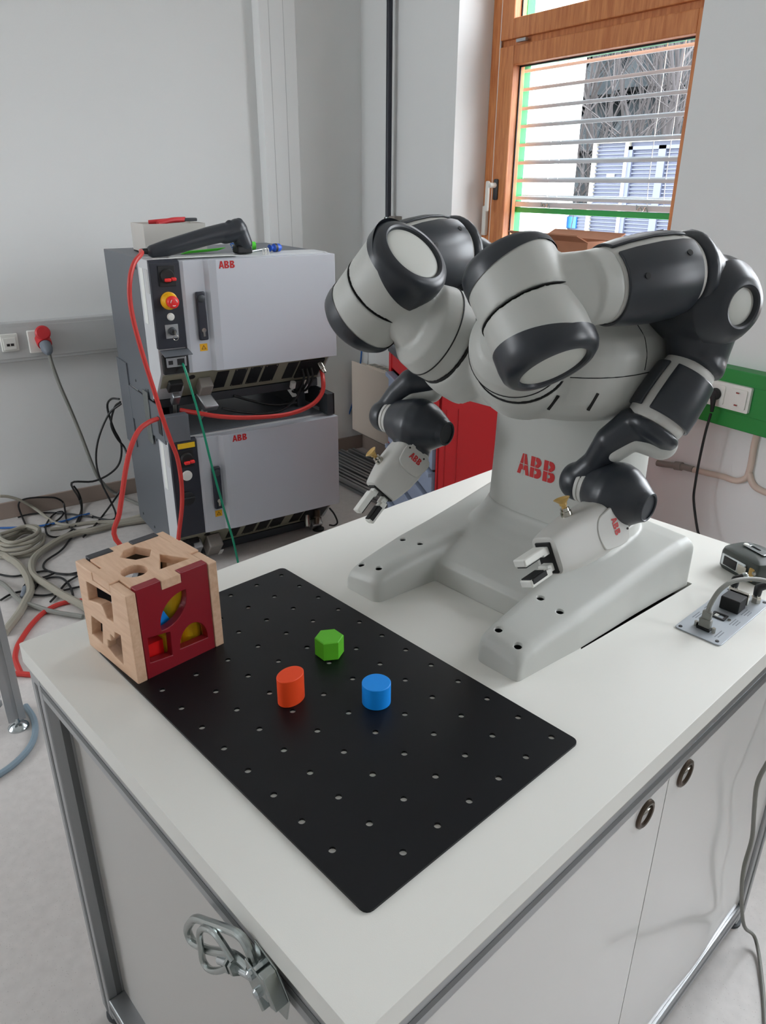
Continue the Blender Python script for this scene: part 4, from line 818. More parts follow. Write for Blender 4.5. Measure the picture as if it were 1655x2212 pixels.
def phase(ax, d):              # turn angle at which the direction d lies around an axis
    u, w_ = perp(ax, (0, 0, 1)); return math.atan2(w_.dot(d), u.dot(d))
def build_arm(A, nm):
    c1, z1, c2, z2, c7, z7, c3, z3, c4, z4 = [A[k] for k in ('c1', 'z1', 'c2', 'z2', 'c7', 'z7', 'c3', 'z3', 'c4', 'z4')]
    # shoulder link: neck from the torso flange to the half drum of the second joint
    g = G(); g.lathe(c1-z1*10, z1, [(0, 66), (26, 65.5), (48, 60), (62, 46)], 44)
    g.lathe(c2, z2, [(1, 57.5), (58, 57.5)], 48)
    for k in range(5): s_ = k/4; g.capsule(c1+z1*(18+6*k), c2+z2*(8+4*k), 50-2*k, 46-2*k, 24)
    sh_ = part(rb, 'shoulder_link', blob(g, 2.6, 7), 'robot', sharp=60)
    g = G(); g.lathe(c1+z1*14, z1, [(0, 66.3), (1.6, 66.3)], 56); part(rb, 'joint_seam', g, 'seam', sh_)
    g = G(); g.lathe(c2+z2*49, z2, [(0, 58.6), (4, 59.2), (16, 58), (22, 55), (26.5, 49.5), (27.4, 44), (26, 41.5), (22, 40.5), (20, 40)], 56, tilt=(-A['ra'], phase(z2, A['rd'])), ref=(0, 0, 1), cap=False); rg = part(rb, 'joint_ring', g, 'dark', sh_)
    g = G(); g.lathe(c2+z2*68, z2, [(0, 40.6), (3.0, 40.4), (4.2, 38.8), (5.0, 34), (5.6, 24), (5.9, 12), (5.95, 4), (5.96, 0.1)], 48); part(rb, 'joint_disc', g, 'robot_disc', sh_)
    # upper link: the other half drum and the neck of the upper arm
    g = G(); g.lathe(c2, z2, [(-60, 57.5), (-1, 57.5)], 48)
    e7 = c7-z7*88
    for k in range(5): g.capsule(c2-z2*(10+5*k), e7-z7*8, 44-1.5*k, 42, 24)
    g.lathe(e7-z7*26, z7, [(0, 42), (26, 43.5)], 36)
    ul = part(rb, 'upper_link', blob(g, 2.6, 7), 'robot', sharp=60)
    g = G(); g.lathe(c2, z2, [(-0.45, 57.9), (0.45, 57.9)], 56); part(rb, 'joint_seam', g, 'seam', ul)
    g = G(); g.lathe(c2-z2*52, -z2, [(0, 58.4), (5, 58.8), (14, 57.5), (20, 53), (23.5, 44), (24.4, 20), (24.5, 0.1)], 56, tilt=(-10, phase(-z2, A['cd'])), ref=(0, 0, 1), cap=False); part(rb, 'end_cap', g, 'dark', ul)
    # upper arm: light core with dark covers
    s_ = A['rs']; pf = [(-88, 42*s_), (-82, 44*s_), (-60, 47*s_), (-25, 49.5*s_), (5, 48.5*s_), (24, 45*s_), (32, 43*s_)]
    g = G(); g.lathe(c7, z7, [(-90, 38)]+[(t, r-0.5) for t, r in pf]+[(34, 38)], 48); ua = part(rb, 'upper_arm', g, 'robot_gripper')
    cv_ = [(t, r) for t, r in ((-84, 43.5*s_), (-60, 47*s_), (-25, 49.5*s_), (5, 48.5*s_), (22, 45.5*s_))]
    d1 = 0.13
    g = G(); g.arcshell(c7, z7, cv_, 3.2, d1, PI-d1, A['st7'], 28); part(rb, 'arm_cover', g, 'dark', ua, bevel=1.2)
    g = G(); g.arcshell(c7, z7, cv_, 3.2, PI+d1, 2*PI-d1, A['st7'], 28); cov = part(rb, 'arm_cover', g, 'dark', ua, bevel=1.2)
    u, w_ = perp(z7, A['st7'])
    for (t, a) in ((-62, PI*2-0.9), (2, 2*PI-0.55), (-62, 0.9), (2, 0.55)):
        d = u*math.cos(a)+w_*math.sin(a); r = (47.2 if t < -30 else 49.2)*s_
        g = G(); g.lathe(c7+z7*t+d*(r+2.2), d, [(0, 3.6), (1.15, 3.6)], 16); part(rb, 'screw_hole', g, 'seam', cov, smooth=False)
    # elbow
    g = G(); g.lathe(c7+z7*33, z7, [(0, 46*s_), (10, 49*s_), (18, 46*s_)], 40)
    e_ = A['re']; g.lathe(c3, z3, [(-40, 38*e_), (-28, 46*e_), (-12, 50*e_), (8, 50.5*e_), (40, 50*e_), (54, 47*e_), (64, 40*e_)], 44)
    e4 = c4-z4*96
    g.capsule(c7+z7*46, c3+z3*10, 40, 42*e_, 28); g.capsule(c3+z3*6, e4-z4*12, 47*e_, 37, 28); g.capsule(c3+z3*3, e4-z4*18, 40*e_, 33, 28); g.lathe(e4-z4*14, z4, [(0, 38), (10, 40), (16, 38)], 36)
    el = part(rb, 'elbow', blob(g, 2.6, 6), 'dark', sharp=60)
    g = G(); g.lathe(c3, -z3, [(30, 46*e_), (42, 39*e_), (51, 32*e_), (55, 28.5*e_), (57, 26), (56, 23.5), (50, 22)], 48, cap=False); part(rb, 'elbow_lip', g, 'dark', el)
    g = G(); g.lathe(c3, -z3, [(44, 22.5), (50, 22.3), (52, 14), (52.4, 0.1)], 36); part(rb, 'joint_disc', g, 'robot_disc', el)
    # forearm
    pf = [(-92, 33), (-84, 34.5), (-60, 37.5), (-30, 39), (-8, 38), (-2, 36)]
    g = G(); g.lathe(c4, z4, [(-96, 30)]+pf+[(2, 30)], 44); fa = part(rb, 'forearm', g, 'robot_gripper')
    cv_ = [(-80, 35.2), (-60, 37.6), (-34, 39.2), (-14, 38.6)]
    g = G(); g.arcshell(c4, z4, cv_, 4.2, 0.16, PI-0.16, A['st4'], 26); part(rb, 'arm_cover', g, 'dark', fa, bevel=1.5)
    g = G(); g.arcshell(c4, z4, cv_, 4.2, PI+0.16, 2*PI-0.16, A['st4'], 26); part(rb, 'arm_cover', g, 'dark', fa, bevel=1.5)
    # wrist link: swan neck down to the fifth joint
    go = A['goose']; g = G()
    ax5 = (A['wc']-A['wl']).normalized()
    g.lathe(c4-z4*1, z4, [(0, 39), (5, 41), (14, 38), (20, 26)], 36)
    rr = [27, 25, 21, 20, 20]
    for i in range(4): g.capsule(go[i], go[i+1], rr[i], rr[i+1], 20)
    g.lathe(A['wl'], ax5, [(-17, 15), (-13, 21), (-5, 26), (4, 28), (14, 28)], 32)
    wl_ = part(rb, 'wrist_link', blob(g, 2.4, 6), 'dark', sharp=60)
    g = G(); g.capsule(go[0]+V(6, 0, -17), go[1]+V(4, -2, -15), 21, 17, 18); g.capsule(go[1]+V(4, -2, -15), go[2]+V(9, 0, -14), 17, 14, 18); part(rb, 'inner_cover', blob(g, 2.2, 5), 'robot', wl_, sharp=60)
    g = G(); g.lathe(A['wl'], ax5, [(14, 24), (14.5, 27.2), (19, 27.2), (19.4, 25.6), (20.6, 25.6), (21, 27.2), (26, 27.2), (26.5, 24)], 40); part(rb, 'wrist_ring', g, 'robot_gripper', wl_)
    # wrist body with its open cone and the gripper mount
    Lw = (A['wc']-A['wl']).length; wc = A['wl']+ax5*(Lw*0.56)
    gd = (A['gf']-A['gb']).normalized()
    g = G(); g.lathe(A['wl'], ax5, [(26, 28), (34, 34), (Lw*0.45, 43.5), (Lw*0.57, 46.5), (Lw*0.7, 43), (Lw*0.82, 35), (Lw*0.92, 26.5), (Lw-1, 20)], 44)
    g.capsule(wc, A['gb']+gd*4, 38, 33, 28)
    wb = part(rb, 'wrist_body', blob(g, 2.4, 6), 'dark', sharp=60)
    g = G(); g.lathe(A['wl'], ax5, [(Lw*0.84, 32), (Lw*0.93, 25), (Lw+1, 20), (Lw+1.5, 18.5), (Lw+0.5, 17.2), (Lw-16, 16.6)], 36, cap=False); part(rb, 'cone_lip', g, 'dark', wb)
    g = G(); g.lathe(A['wl'], ax5, [(Lw-9, 16.9), (Lw-8, 12), (Lw-7.6, 0.1)], 24); part(rb, 'joint_disc', g, 'robot_disc' if nm == 'near' else 'seam', wb)
    # gripper
    up = (A['gup']-gd*gd.dot(A['gup'])).normalized(); sd = gd.cross(up)
    if sd.x < 0: sd = -sd
    GB = A['gb']; Lg = (A['gf']-GB).length; k_ = Lg/137.0
    secs = []
    for (t, hs, hu, e) in ((-6, 30, 31, 2.3), (2, 32.5, 33, 2.6), (22, 33, 35, 3.0), (55, 31, 35.5, 3.6), (85, 27, 33.5, 4.2), (112, 23, 30, 4.6), (130, 20.5, 27, 4.6), (136, 19, 25.5, 4.6), (137, 16, 22, 4.4)):
        c = GB+gd*(t*k_)+up*((34-hu)*0.25); ring = []
        for i in range(40):
            a = 2*PI*i/40; cc, ss = math.cos(a), math.sin(a); ring.append(c+sd*(hs*math.copysign(abs(cc)**(2/e), cc))+up*(hu*math.copysign(abs(ss)**(2/e), ss)))
        secs.append(ring)
    if (sd.cross(up)).dot(gd) < 0: secs = [r_[::-1] for r_ in secs]
    g = G(); g.loft(secs)
    gr = part(rb, 'gripper', g, 'robot_gripper', sharp=50)
    F = GB+gd*Lg
    g = G(); g.obox(F-gd*1+up*0, gd, up, sd, 3.5, 21, 12); part(rb, 'jaw_slot', g, 'seam', gr, bevel=1)
    for sg in (1, -1):
        ro = F+up*(11*sg)
        g = G(); g.obox(ro+gd*4, gd, up, sd, 10, 5, 8); fg = part(rb, 'finger_carrier', g, 'plastic_white', gr, bevel=1.2)
        g = G(); g.obox(ro+gd*30+up*(3*sg), gd, up, sd, 21, 5.2, 9.5); part(rb, 'finger', g, 'plastic_white', gr, bevel=2)
        g = G(); g.obox(ro+gd*35-up*(2.6*sg), gd, up, sd, 14, 1.4, 7.5); part(rb, 'finger_pad', g, 'rubber', gr, bevel=0.8)
        if sg < 0: g = G(); g.obox(ro+gd*34+sd*9.4-up*0.5, gd, up, sd, 14, 3.6, 1.2); part(rb, 'finger_pad', g, 'rubber', gr, bevel=0.8)
    # vacuum cup on the gripper
    cb0 = GB+gd*(78*k_)+up*31; ca = (up+V(-.05, 0, .1)).normalized()
    g = G(); g.lathe(cb0, ca, [(0, 7.5), (9, 7.5), (9.5, 6), (14, 6)], 18); vb = part(rb, 'vacuum_fitting', g, 'nickel', gr)
    g = G(); g.lathe(cb0+ca*14, ca, [(0, 3.5), (3, 3.5), (4, 5), (7, 5.2), (10, 8), (13, 11), (13.4, 9.5), (10, 4), (10.2, 0.1)], 24); part(rb, 'suction_cup', g, 'cup', vb)
    # side cover carrying the logo
    sf = GB+gd*(60*k_)+sd*30
    lw, lh = 24, 11
    pv = [(10, 20), (46, 22), (60, 16), (66, 2), (64, -16), (54, -26), (10, -27)]; pv = [(p.x, p.y) for p in resample([V(a, b_, 0) for a, b_ in pv], 4, True)]
    n2 = (sd+gd*0.055).normalized(); g2_ = (gd-n2*gd.dot(n2)).normalized()
    g = G(); g.prism([(a*k_, b_) for a, b_ in pv], GB+sd*30.5, g2_, up, n2, 0, 4.0); part(rb, 'side_cover', g, 'robot_gripper', gr, bevel=1.4)
    g = G(); g.obox(GB+gd*2+sd*30+up*14, gd, up, sd, 5, 4, 5); part(rb, 'latch_tab', g, 'robot_gripper', gr, bevel=1)
    uu = -up*1.0; vv = -gd if False else gd*-1.0
    f0 = GB+sd*30.5+g2_*(36*k_)+n2*4.0+up*(10)
    n_ = n2; vv = -g2_
    logo(rb, gr, planef(f0, uu, vv, n_, 0.4), lw, lh, False, 'gripper_logo')
    for (t, q) in ((12, 18), (10, -14)): g = G(); g.lathe(GB+gd*t+sd*33.6+up*q, sd, [(0, 1.6), (1.2, 1.6)], 10); part(rb, 'screw_hole', g, 'seam', gr)
for nm, A in ARMS.items(): build_arm(A, nm)
# ------------------------------------------------------------------ robot controllers, one on the other
def controller(zt, zd, upper):
    """zt top of the housing, zd lower edge of the door"""
    y0, y1, xf, xb = 309, 1008, -1600, -2190
    if upper: t = thing('robot_controller', 'upper grey robot controller with emergency stop, stacked on another', 'controller', (-1890, 660, -190), 'R', 'stacked robot controllers')
    else: t = thing('robot_controller', 'lower grey robot controller standing on the floor beneath the other', 'controller', (-1890, 660, -820), 'R', 'stacked robot controllers')
    zb = zd-125
    # housing: dark body, light front shell
    side = [(xb, zb), (xf-150, zb), (xf-150, zt), (xb, zt)]
    g = G(); g.prism([(-xb*1.0, 0)], V(0, 0, 0), X_, Z_, Y_, 0, 1) if False else None
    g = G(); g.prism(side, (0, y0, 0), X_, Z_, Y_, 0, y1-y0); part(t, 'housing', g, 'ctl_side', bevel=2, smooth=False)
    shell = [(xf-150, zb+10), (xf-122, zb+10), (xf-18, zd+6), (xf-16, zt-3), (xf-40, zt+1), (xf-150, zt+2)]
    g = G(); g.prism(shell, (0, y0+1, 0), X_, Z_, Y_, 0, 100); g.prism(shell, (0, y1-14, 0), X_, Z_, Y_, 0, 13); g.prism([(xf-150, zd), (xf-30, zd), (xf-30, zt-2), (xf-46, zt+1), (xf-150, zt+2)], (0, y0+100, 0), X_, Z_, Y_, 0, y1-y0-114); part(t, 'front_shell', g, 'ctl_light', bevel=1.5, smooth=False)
    # slanted connector panel below the door
    n_ = V(104, 0, -(zd-4-zb)).normalized(); 
    g = G(); g.prism([(xf-26, zd-2), (xf-24, zd-6), (xf-124, zb+12), (xf-128, zb+14)], (0, y0+10, 0), X_, Z_, Y_, 0, y1-y0-20); cpn = part(t, 'connector_panel', g, 'ctl_khaki', smooth=False)
    sl = (V(xf-124, 0, zb+12)-V(xf-24, 0, zd-6)); SL = sl.length; sl.normalize(); nn = V(-sl.z, 0, sl.x)*-1
    if nn.x < 0: nn = -nn
    def sp(y, s_, o=0.0): return V(xf-24, y, zd-6)+sl*s_+nn*o
    for (ya, yb, fram) in ((528, 575, 0), (600, 650, 1), (664, 712, 1), (724, 780, 1), (822, 868, 0)):
        g = G(); g.obox(sp((ya+yb)/2, SL*0.46, 0.8), Y_, sl, nn, (yb-ya)/2, SL*0.36, 1.2); sl_ = part(t, 'slot_cover', g, 'black', cpn, smooth=False)
        if fram:
            for (q, s2) in ((ya+6, .12), (yb-6, .12), (ya+6, .8), (yb-6, .8)): g = G(); g.lathe(sp(q, SL*s2, 2), nn, [(0, 3), (1, 2.5), (1, .1)], 8); part(t, 'screw', g, 'nickel', cpn)
    g = G(); g.obox(sp(368, SL*.38, 10), Y_, sl, nn, 26, 26, 12); part(t, 'plug_black', g, 'seam', cpn, bevel=5)
    g = G(); g.obox(sp(930, SL*.45, 3), Y_, sl, nn, 54, SL*.38, 4); part(t, 'socket_block', g, 'black', cpn, bevel=2)
    g = G(); g.lathe(sp(430, SL*.18, 0), nn, [(0, 13), (1.2, 13)], 18); part(t, 'blank_hole', g, 'black', cpn)
    # cable connectors hanging from the panel
    if upper:
        g = G(); g.obox(sp(480, SL*.45, 22), Y_, sl, nn, 24, 30, 22); part(t, 'motor_connector', g, 'conduit_grey', cpn, bevel=4)
        g = G(); g.obox(sp(485, SL*.8, 58), Y_, V(0.6, 0.3, -0.75).normalized(), V(0.78, 0, 0.62).normalized(), 27, 34, 20); part(t, 'connector_hood', g, 'alu', cpn, bevel=5)
        g = G(); g.tube([sp(480, SL*1.1, 70), sp(478, SL*1.5, 66)], 9, 10, 1, rs=(12, 5)); part(t, 'cable_gland', g, 'plastic_white', cpn)
        g = G(); g.obox(sp(372, SL*.75, 30), Y_, sl, nn, 15, 26, 12); part(t, 'small_connector', g, 'alu', cpn, bevel=4)
        g = G(); g.tube([sp(372, SL*.95, 34), sp(376, SL*1.3, 46), sp(380, SL*1.7, 40), sp(376, SL*2.0, 10)], 7, 10, 4); part(t, 'connector_tail', g, 'greycable', cpn)
        g = G(); g.lathe(sp(965, SL*.25, 6), V(0.6, 0.2, -0.75), [(0, 13), (28, 13), (30, 10), (44, 9)], 18); part(t, 'round_connector', g, 'nickel', cpn)
        for y in (895, 915, 935): g = G(); g.tube([sp(y, SL*.4, 8), sp(y+2, SL*.6, 40), sp(y-8, SL*1.1, 46), sp(y-20, SL*1.3, 20)], 5, 8, 4); part(t, 'cable_tail', g, 'blackcable', cpn)
        g = G(); g.lathe(sp(868, SL*.85, 22), sl*0.8+nn*0.3, [(0, 12), (26, 12), (30, 8)], 14); part(t, 'cable_ferrule', g, 'plastic_white', cpn)
        g = G(); g.obox(sp(876, SL*1.25, 34), Y_, V(0.4, 0.4, -0.8).normalized(), nn, 12, 20, 1.5); part(t, 'cable_tag', g, 'paper', cpn)
        g = G(); g.obox(sp(940, SL*1.15, 24), Y_, V(0, 0, 1), X_, 8, 28, 1.0); part(t, 'cable_tag', g, 'paper', cpn)
    else:
        g = G(); g.obox(sp(455, SL*.55, 30), Y_, sl, nn, 28, 48, 28); part(t, 'connector_hood', g, 'conduit_grey', cpn, bevel=5)
        g = G(); g.obox(sp(486, SL*.75, 59), Y_, sl, nn, 8, 22, 1.0); part(t, 'cable_tag', g, 'paper', cpn)
        g = G(); g.obox(sp(385, SL*.5, 24), Y_, sl, nn, 18, 36, 20); part(t, 'small_connector', g, 'alu', cpn, bevel=4)
        g = G(); g.obox(sp(330, SL*.35, 18), Y_, sl, nn, 24, 24, 16); part(t, 'plug_black', g, 'seam', cpn, bevel=4)
        g = G(); g.lathe(sp(930, SL*.25, 10), V(0.5, -0.3, -0.8), [(0, 15), (30, 15), (34, 11), (60, 10)], 16); part(t, 'round_connector', g, 'bronze', cpn)
        g = G(); g.lathe(sp(890, SL*.45, 10), V(0.5, -0.2, -0.8), [(0, 13), (40, 13), (50, 10)], 16); part(t, 'round_connector', g, 'nickel', cpn)
        g = G(); g.obox(sp(950, SL*.95, 30), Y_, sl, nn, 26, 22, 18); part(t, 'connector_hood', g, 'alu', cpn, bevel=5)
    g = G(); g.box(xf-160, xf-124, y0+12, y1-12, zb-24, zb+8); part(t, 'bottom_rail', g, 'steeldark', bevel=2)
    # door with stepped handle strip
    g = G(); dp = [(y0+115, xf-16), (y0+150, xf-16), (y0+190, xf-6), (y0+205, xf+14), (y0+222, xf+18), (y1+2, xf+18), (y1+2, xf-16)]
    dp = [(y0+102, xf-30), (y0+102, xf-4), (y0+114, xf), (y0+186, xf), (y0+200, xf+14), (y0+226, xf+18), (y1+3, xf+18), (y1+3, xf-30)]
    g.prism([(y, x) for y, x in dp][::-1], V(0, 0, 0), Y_, X_, Z_, zd, zt-2) if False else g.prism([(x, y) for y, x in dp], V(0, 0, 0), X_, Y_, Z_, zd, zt-3)
    dr_ = part(t, 'door', g, 'ctl_front', bevel=1.2, smooth=False)
    ly0 = 520 if upper else 520
    logo(t, dr_, planef((xf+18, y0+226+10, zt-34), Y_, Z_, X_, 0.5), 60, 25, False, 'logo')
    hz = (zt-108, zt-276) if upper else (zd+270, zd+95)
    g = G(); g.box(xf, xf+16, 455, 489, hz[1], hz[0]); hd = part(t, 'door_handle', g, 'ctl_panel', dr_, bevel=5)
    g = G(); g.lathe((xf+16, 472, hz[0]-22), X_, [(0, 13), (4, 13), (6, 10), (6.2, .1)], 20); part(t, 'handle_pivot', g, 'steeldark', dr_)
    g = G(); g.lathe((xf+16, 472, hz[1]+36), X_, [(0, 8), (2, 8), (2.2, .1)], 16); g.box(xf+16, xf+18, 468, 476, hz[1]+14, hz[1]+34); part(t, 'key_lock', g, 'nickel', dr_)
    wy, wz = 471, (65 if upper else zd+72)
    g = G(); g.box(xf, xf+1, wy-14, wy+14, wz-13, wz+13); wl = part(t, 'warning_label', g, 'yellowplastic', dr_)
    g = G(); g.prism([(-9, -7), (9, -7), (0, 8)], (xf+1, wy, wz), Y_, Z_, X_, 0, .3); part(t, 'warning_triangle', g, 'seam', wl)
    g = G(); g.prism([(-6, -5.4), (6, -5.4), (0, 5)], (xf+1.3, wy, wz), Y_, Z_, X_, 0, .3); part(t, 'warning_triangle', g, 'yellowplastic', wl)
    g = G(); g.prism([(-1, -3.5), (1.2, -1), (0.2, -1), (1.2, 3), (-1, 0), (0, 0)], (xf+1.6, wy, wz), Y_, Z_, X_, 0, .2); part(t, 'warning_bolt', g, 'seam', wl)
    # operator panel
    pz0 = (zt-295 if upper else zd+4); g = G(); g.prism([(xf-20, pz0), (xf, pz0), (xf, zt-8), (xf-10, zt+2), (xf-20, zt+2)], (0, y0-2, 0), X_, Z_, Y_, 0, 103); pn = part(t, 'operator_panel', g, 'ctl_panel', bevel=1.5, smooth=False)
    sz = zt-50 if upper else zd+322
    g = G(); g.box(xf, xf+4, 335, 392, sz-34, sz+34); sw = part(t, 'main_switch', g, 'black', pn, bevel=1)
    g = G(); g.lathe((xf+4, 364, sz), X_, [(0, 24), (10, 22), (12, 20)], 24); part(t, 'switch_dial', g, 'seam', sw)
    g = G(); g.box(xf+12, xf+28, 349, 370, sz-17, sz-6); g.box(xf+12, xf+28, 371, 388, sz-15, sz-4); part(t, 'switch_handle', g, 'redswitch', sw, bevel=3)
    if upper:
        g = G(); g.lathe((xf, 362, 236), X_, [(0, 30), (3, 30), (5, 27), (24, 20)], 32); es = part(t, 'stop_ring', g, 'yellowplastic', pn)
        g = G(); g.lathe((xf+22, 362, 236), X_, [(0, 14), (8, 15), (10, 20), (24, 20.5), (29, 17), (31, 10), (31.5, .1)], 32); part(t, 'stop_button', g, 'redswitch', es)
        for k in (0, 2.2, 4.2):
            g = G(); g.tube([(xf+53.2, 362+11*math.cos(k+q*.25), 236+11*math.sin(k+q*.25)) for q in range(5)], 1.4, 6, 2); part(t, 'stop_arrow', g, 'white', es)
        g = G(); g.lathe((xf, 362, 182), X_, [(0, 13), (3, 13), (4, 11), (8, 10), (9, .1)], 24); part(t, 'motor_button', g, 'plastic_white', pn)
        g = G(); g.box(xf, xf+3, 338, 384, 108, 156); kp = part(t, 'key_plate', g, 'alu', pn, bevel=1)
        g = G(); g.lathe((xf+3, 361, 133), X_, [(0, 14), (10, 13), (12, 9), (18, 8)], 22); part(t, 'key_switch', g, 'steeldark', kp)
        g = G(); g.box(xf+18, xf+44, 358, 361, 127, 139); g.tube([(xf+40, 360+9*math.cos(a), 116+9*math.sin(a)) for a in [k*PI/5 for k in range(10)]], 1, 6, 2, True); part(t, 'key', g, 'nickel', kp)
        g = G(); g.obox(V(xf+16, 364, 60), Y_, V(1, 0, -0.25).normalized(), V(.25, 0, 1).normalized(), 50, 26, 1.5); fl = part(t, 'port_flap', g, 'ctl_side', pn)
        g = G(); g.box(xf-14, xf+2, 318, 408, -18, 50); part(t, 'port_recess', g, 'seam', pn, bevel=2)
        g = G(); g.box(xf+2, xf+9, 328, 400, 8, 42); po = part(t, 'port_block', g, 'alu', pn, bevel=1)
        g = G(); g.box(xf+9, xf+10, 334, 350, 18, 32); g.box(xf+9, xf+10, 366, 392, 14, 36); part(t, 'port', g, 'black', po)
    else:
        g = G(); g.box(xf, xf+1.2, 336, 402, zd+362, zd+382); part(t, 'yellow_sticker', g, 'yellow', pn)
        g = G(); g.lathe((xf, 360, zd+254), X_, [(0, 20), (3, 20), (5, 18), (6, .1)], 28); part(t, 'blank_button', g, 'plastic_white', pn)
        g = G(); g.lathe((xf, 352, zd+162), X_, [(0, 28), (6, 28), (8, 25), (9, .1)], 28); rs_ = part(t, 'service_socket', g, 'black', pn)
        g = G(); g.box(xf+8, xf+13, 330, 380, zd+164, zd+168); part(t, 'socket_lid_edge', g, 'steeldark', rs_)
    # stickers on the light shell side
    g = G(); g.box(xf-126, xf-88, y0-.4, y0+1, zt-220, zt-30); part(t, 'type_plate', g, 'paper')
    g = G(); g.box(xf-70, xf-36, y0-.4, y0+1, zt-110, zt-30); part(t, 'rating_plate', g, 'duct')
    for (a, z) in ((xf-190, zt-36), (xf-168, zt-36), (xf-200, zb+30), (xf-520, zb+40), (xf-360, zb+36)): g = G(); g.lathe((a, y0, z), V(0, -1, 0), [(0, 6), (2, 5), (2, .1)], 12); part(t, 'screw', g, 'steeldark')
    if not upper:
        for (a, y) in ((-1690, 360), (-1690, 960), (-2140, 360), (-2140, 960)):
            g = G(); g.lathe((a, y, -820), Z_, [(0, 26), (8, 26), (14, 14), (zb+820+1, 14)], 16); part(t, 'foot', g, 'black')
        # stacking bracket that carries the upper one
        for (a, y, d) in ((y1-30, 0, 0),):
            pass
        g = G(); g.box(-1670, -1600, 972, 1006, zt+2, -178); g.box(-2190, -1600, 1000, 1006, zt+2, -178); br = part(t, 'stacking_bracket', g, 'steeldark', smooth=False, bevel=1)
        g = G(); g.box(-2200, -2060, y0-6, y0, zt-150, -60); g.box(-2060, -1640, y0-5, y0, zt-20, -150); g.box(-1640, -1600, y0-4, y0+80, zt-4, -172); part(t, 'stacking_bracket', g, 'ctl_side', smooth=False, bevel=1)
        g = G(); g.box(-1700, -1660, y0-7, y0-5, zt+10, -190); part(t, 'bracket_window', g, 'black', smooth=False)
        g = G(); g.box(-1850, -1790, y0-10, y0-5, zt-60, -120); part(t, 'hinge_strap', g, 'zinc', smooth=False, bevel=1)
        g = G(); g.box(-2190, -1640, y0+30, y1-40, zt+2, zt+6); part(t, 'top_plate', g, 'ctl_side', smooth=False)
        for y in (y0+60, y1-90): g = G(); g.box(-2180, -1760, y, y+36, zt+6, -172); part(t, 'support_bar', g, 'steeldark', smooth=False)
controller(368, -22, True)
controller(-268, -662, False)
# ------------------------------------------------------------------ things on the upper controller
ZT_ = 370.2
s = thing('barcode_scanner', 'black handheld barcode scanner lying on the upper controller', 'scanner', (-1700, 520, ZT_), 'R')
def sx(p): return V(-1690+p[0], p[1], p[2])
g = G(); hp = [(0, 352, 392), (0, 400, 400), (0, 480, 418), (0, 560, 436), (0, 620, 446)]
rr_ = [26, 34, 36, 38, 40]
for i in range(4): g.capsule(sx(hp[i]), sx(hp[i+1]), rr_[i]*0.82, rr_[i+1]*0.82, 18)
g.capsule(sx((0, 620, 440)), sx((0, 668, 452)), 34, 38, 20); g.capsule(sx((0, 668, 456)), sx((0, 690, 406)), 36, 32, 20); g.capsule(sx((0, 620, 452)), sx((0, 640, 474)), 18, 14, 16); g.capsule(sx((0, 668, 462)), sx((0, 676, 476)), 22, 18, 16)
part(s, 'housing', blob(g, 2.6, 5), 'dark', sharp=60)
g = G(); g.obox(sx((0, 684, 386)), X_, Y_, Z_, 26, 30, 14); part(s, 'scan_window', g, 'black', bevel=6)
g = G(); g.tube([sx((0, 342, 392)), sx((0, 310, 394))], 9, 12, 1, rs=(11, 8)); part(s, 'strain_relief', g, 'black')
g = G(); g.tube([sx((0, 312, 394))]+[V(*p) for p in D['red_scan'][1:]]+[V(-1540, 268, -700), V(-1500, 235, -790), V(-1440, 200, -811)], 8, 10, 5); part(s, 'cable', g, 'redcable')
b2 = thing('cardboard_tray', 'small white open carton holding red pliers on the controller', 'box', (-1960, 470, ZT_), 'R')
x0, x1, y0, y1, z0, z1 = -2040, -1880, 385, 620, ZT_, 470
g = G(); g.box(x0, x1, y0, y0+3, z0, z1); g.box(x0, x1, y1-3, y1, z0, z1); g.box(x0, x0+3, y0+3, y1-3, z0, z1); g.box(x1-3, x1, y0+3, y1-3, z0, z1); g.box(x0, x1, y0, y1, z0, z0+3); part(b2, 'body', g, 'carton', smooth=False)
pr = thing('pliers', 'red-handled pliers lying across the small white carton', 'pliers', (-1950, 520, 466), 'R')
g = G(); g.tube([(-1990, 440, 470), (-1960, 500, 476), (-1945, 560, 480)], 9, 10, 4); part(pr, 'handle', g, 'ceered')
g = G(); g.tube([(-1915, 450, 470), (-1930, 510, 480), (-1945, 565, 481)], 9, 10, 4); part(pr, 'handle', g, 'ceered')
g = G(); g.obox(V(-1945, 585, 480), X_, Y_, Z_, 10, 26, 6); part(pr, 'jaw', g, 'steeldark', bevel=3)
gt = thing('cable_tie_bundle', 'bundle of bright green cable ties beneath the scanner', 'cable ties', (-1790, 560, ZT_), 'R')
for k in range(6): g = G(); g.obox(V(-1800+k*7, 560+k*3, ZT_+3+k*2.2), V(.1, .98, .06).normalized(), V(.99, -.1, 0).normalized(), V(0, -.06, 1).normalized(), 70, 2.6, 1); part(gt, 'tie', g, 'lime', bevel=0.5)
g = G(); g.box(-1700, -1630, 400, 640, ZT_, ZT_+1.2); g.box(-1640, -1618, 330, 640, ZT_+1.2, ZT_+2.2); solo('paper_sheet', g, 'paper', 'white paper sheet lying under the scanner', 'paper', (-1660, 500, ZT_), 'R', smooth=False)
ht = thing('green_tube', 'short bright green tube with blue wires on the controller', 'tube', (-1830, 770, ZT_), 'R')
g = G(); g.lathe((-1830, 742, ZT_+16), V(0.1, 1, 0), [(0, 13), (0, 15), (52, 15), (52, 13)], 20); part(ht, 'sleeve', g, 'lime')
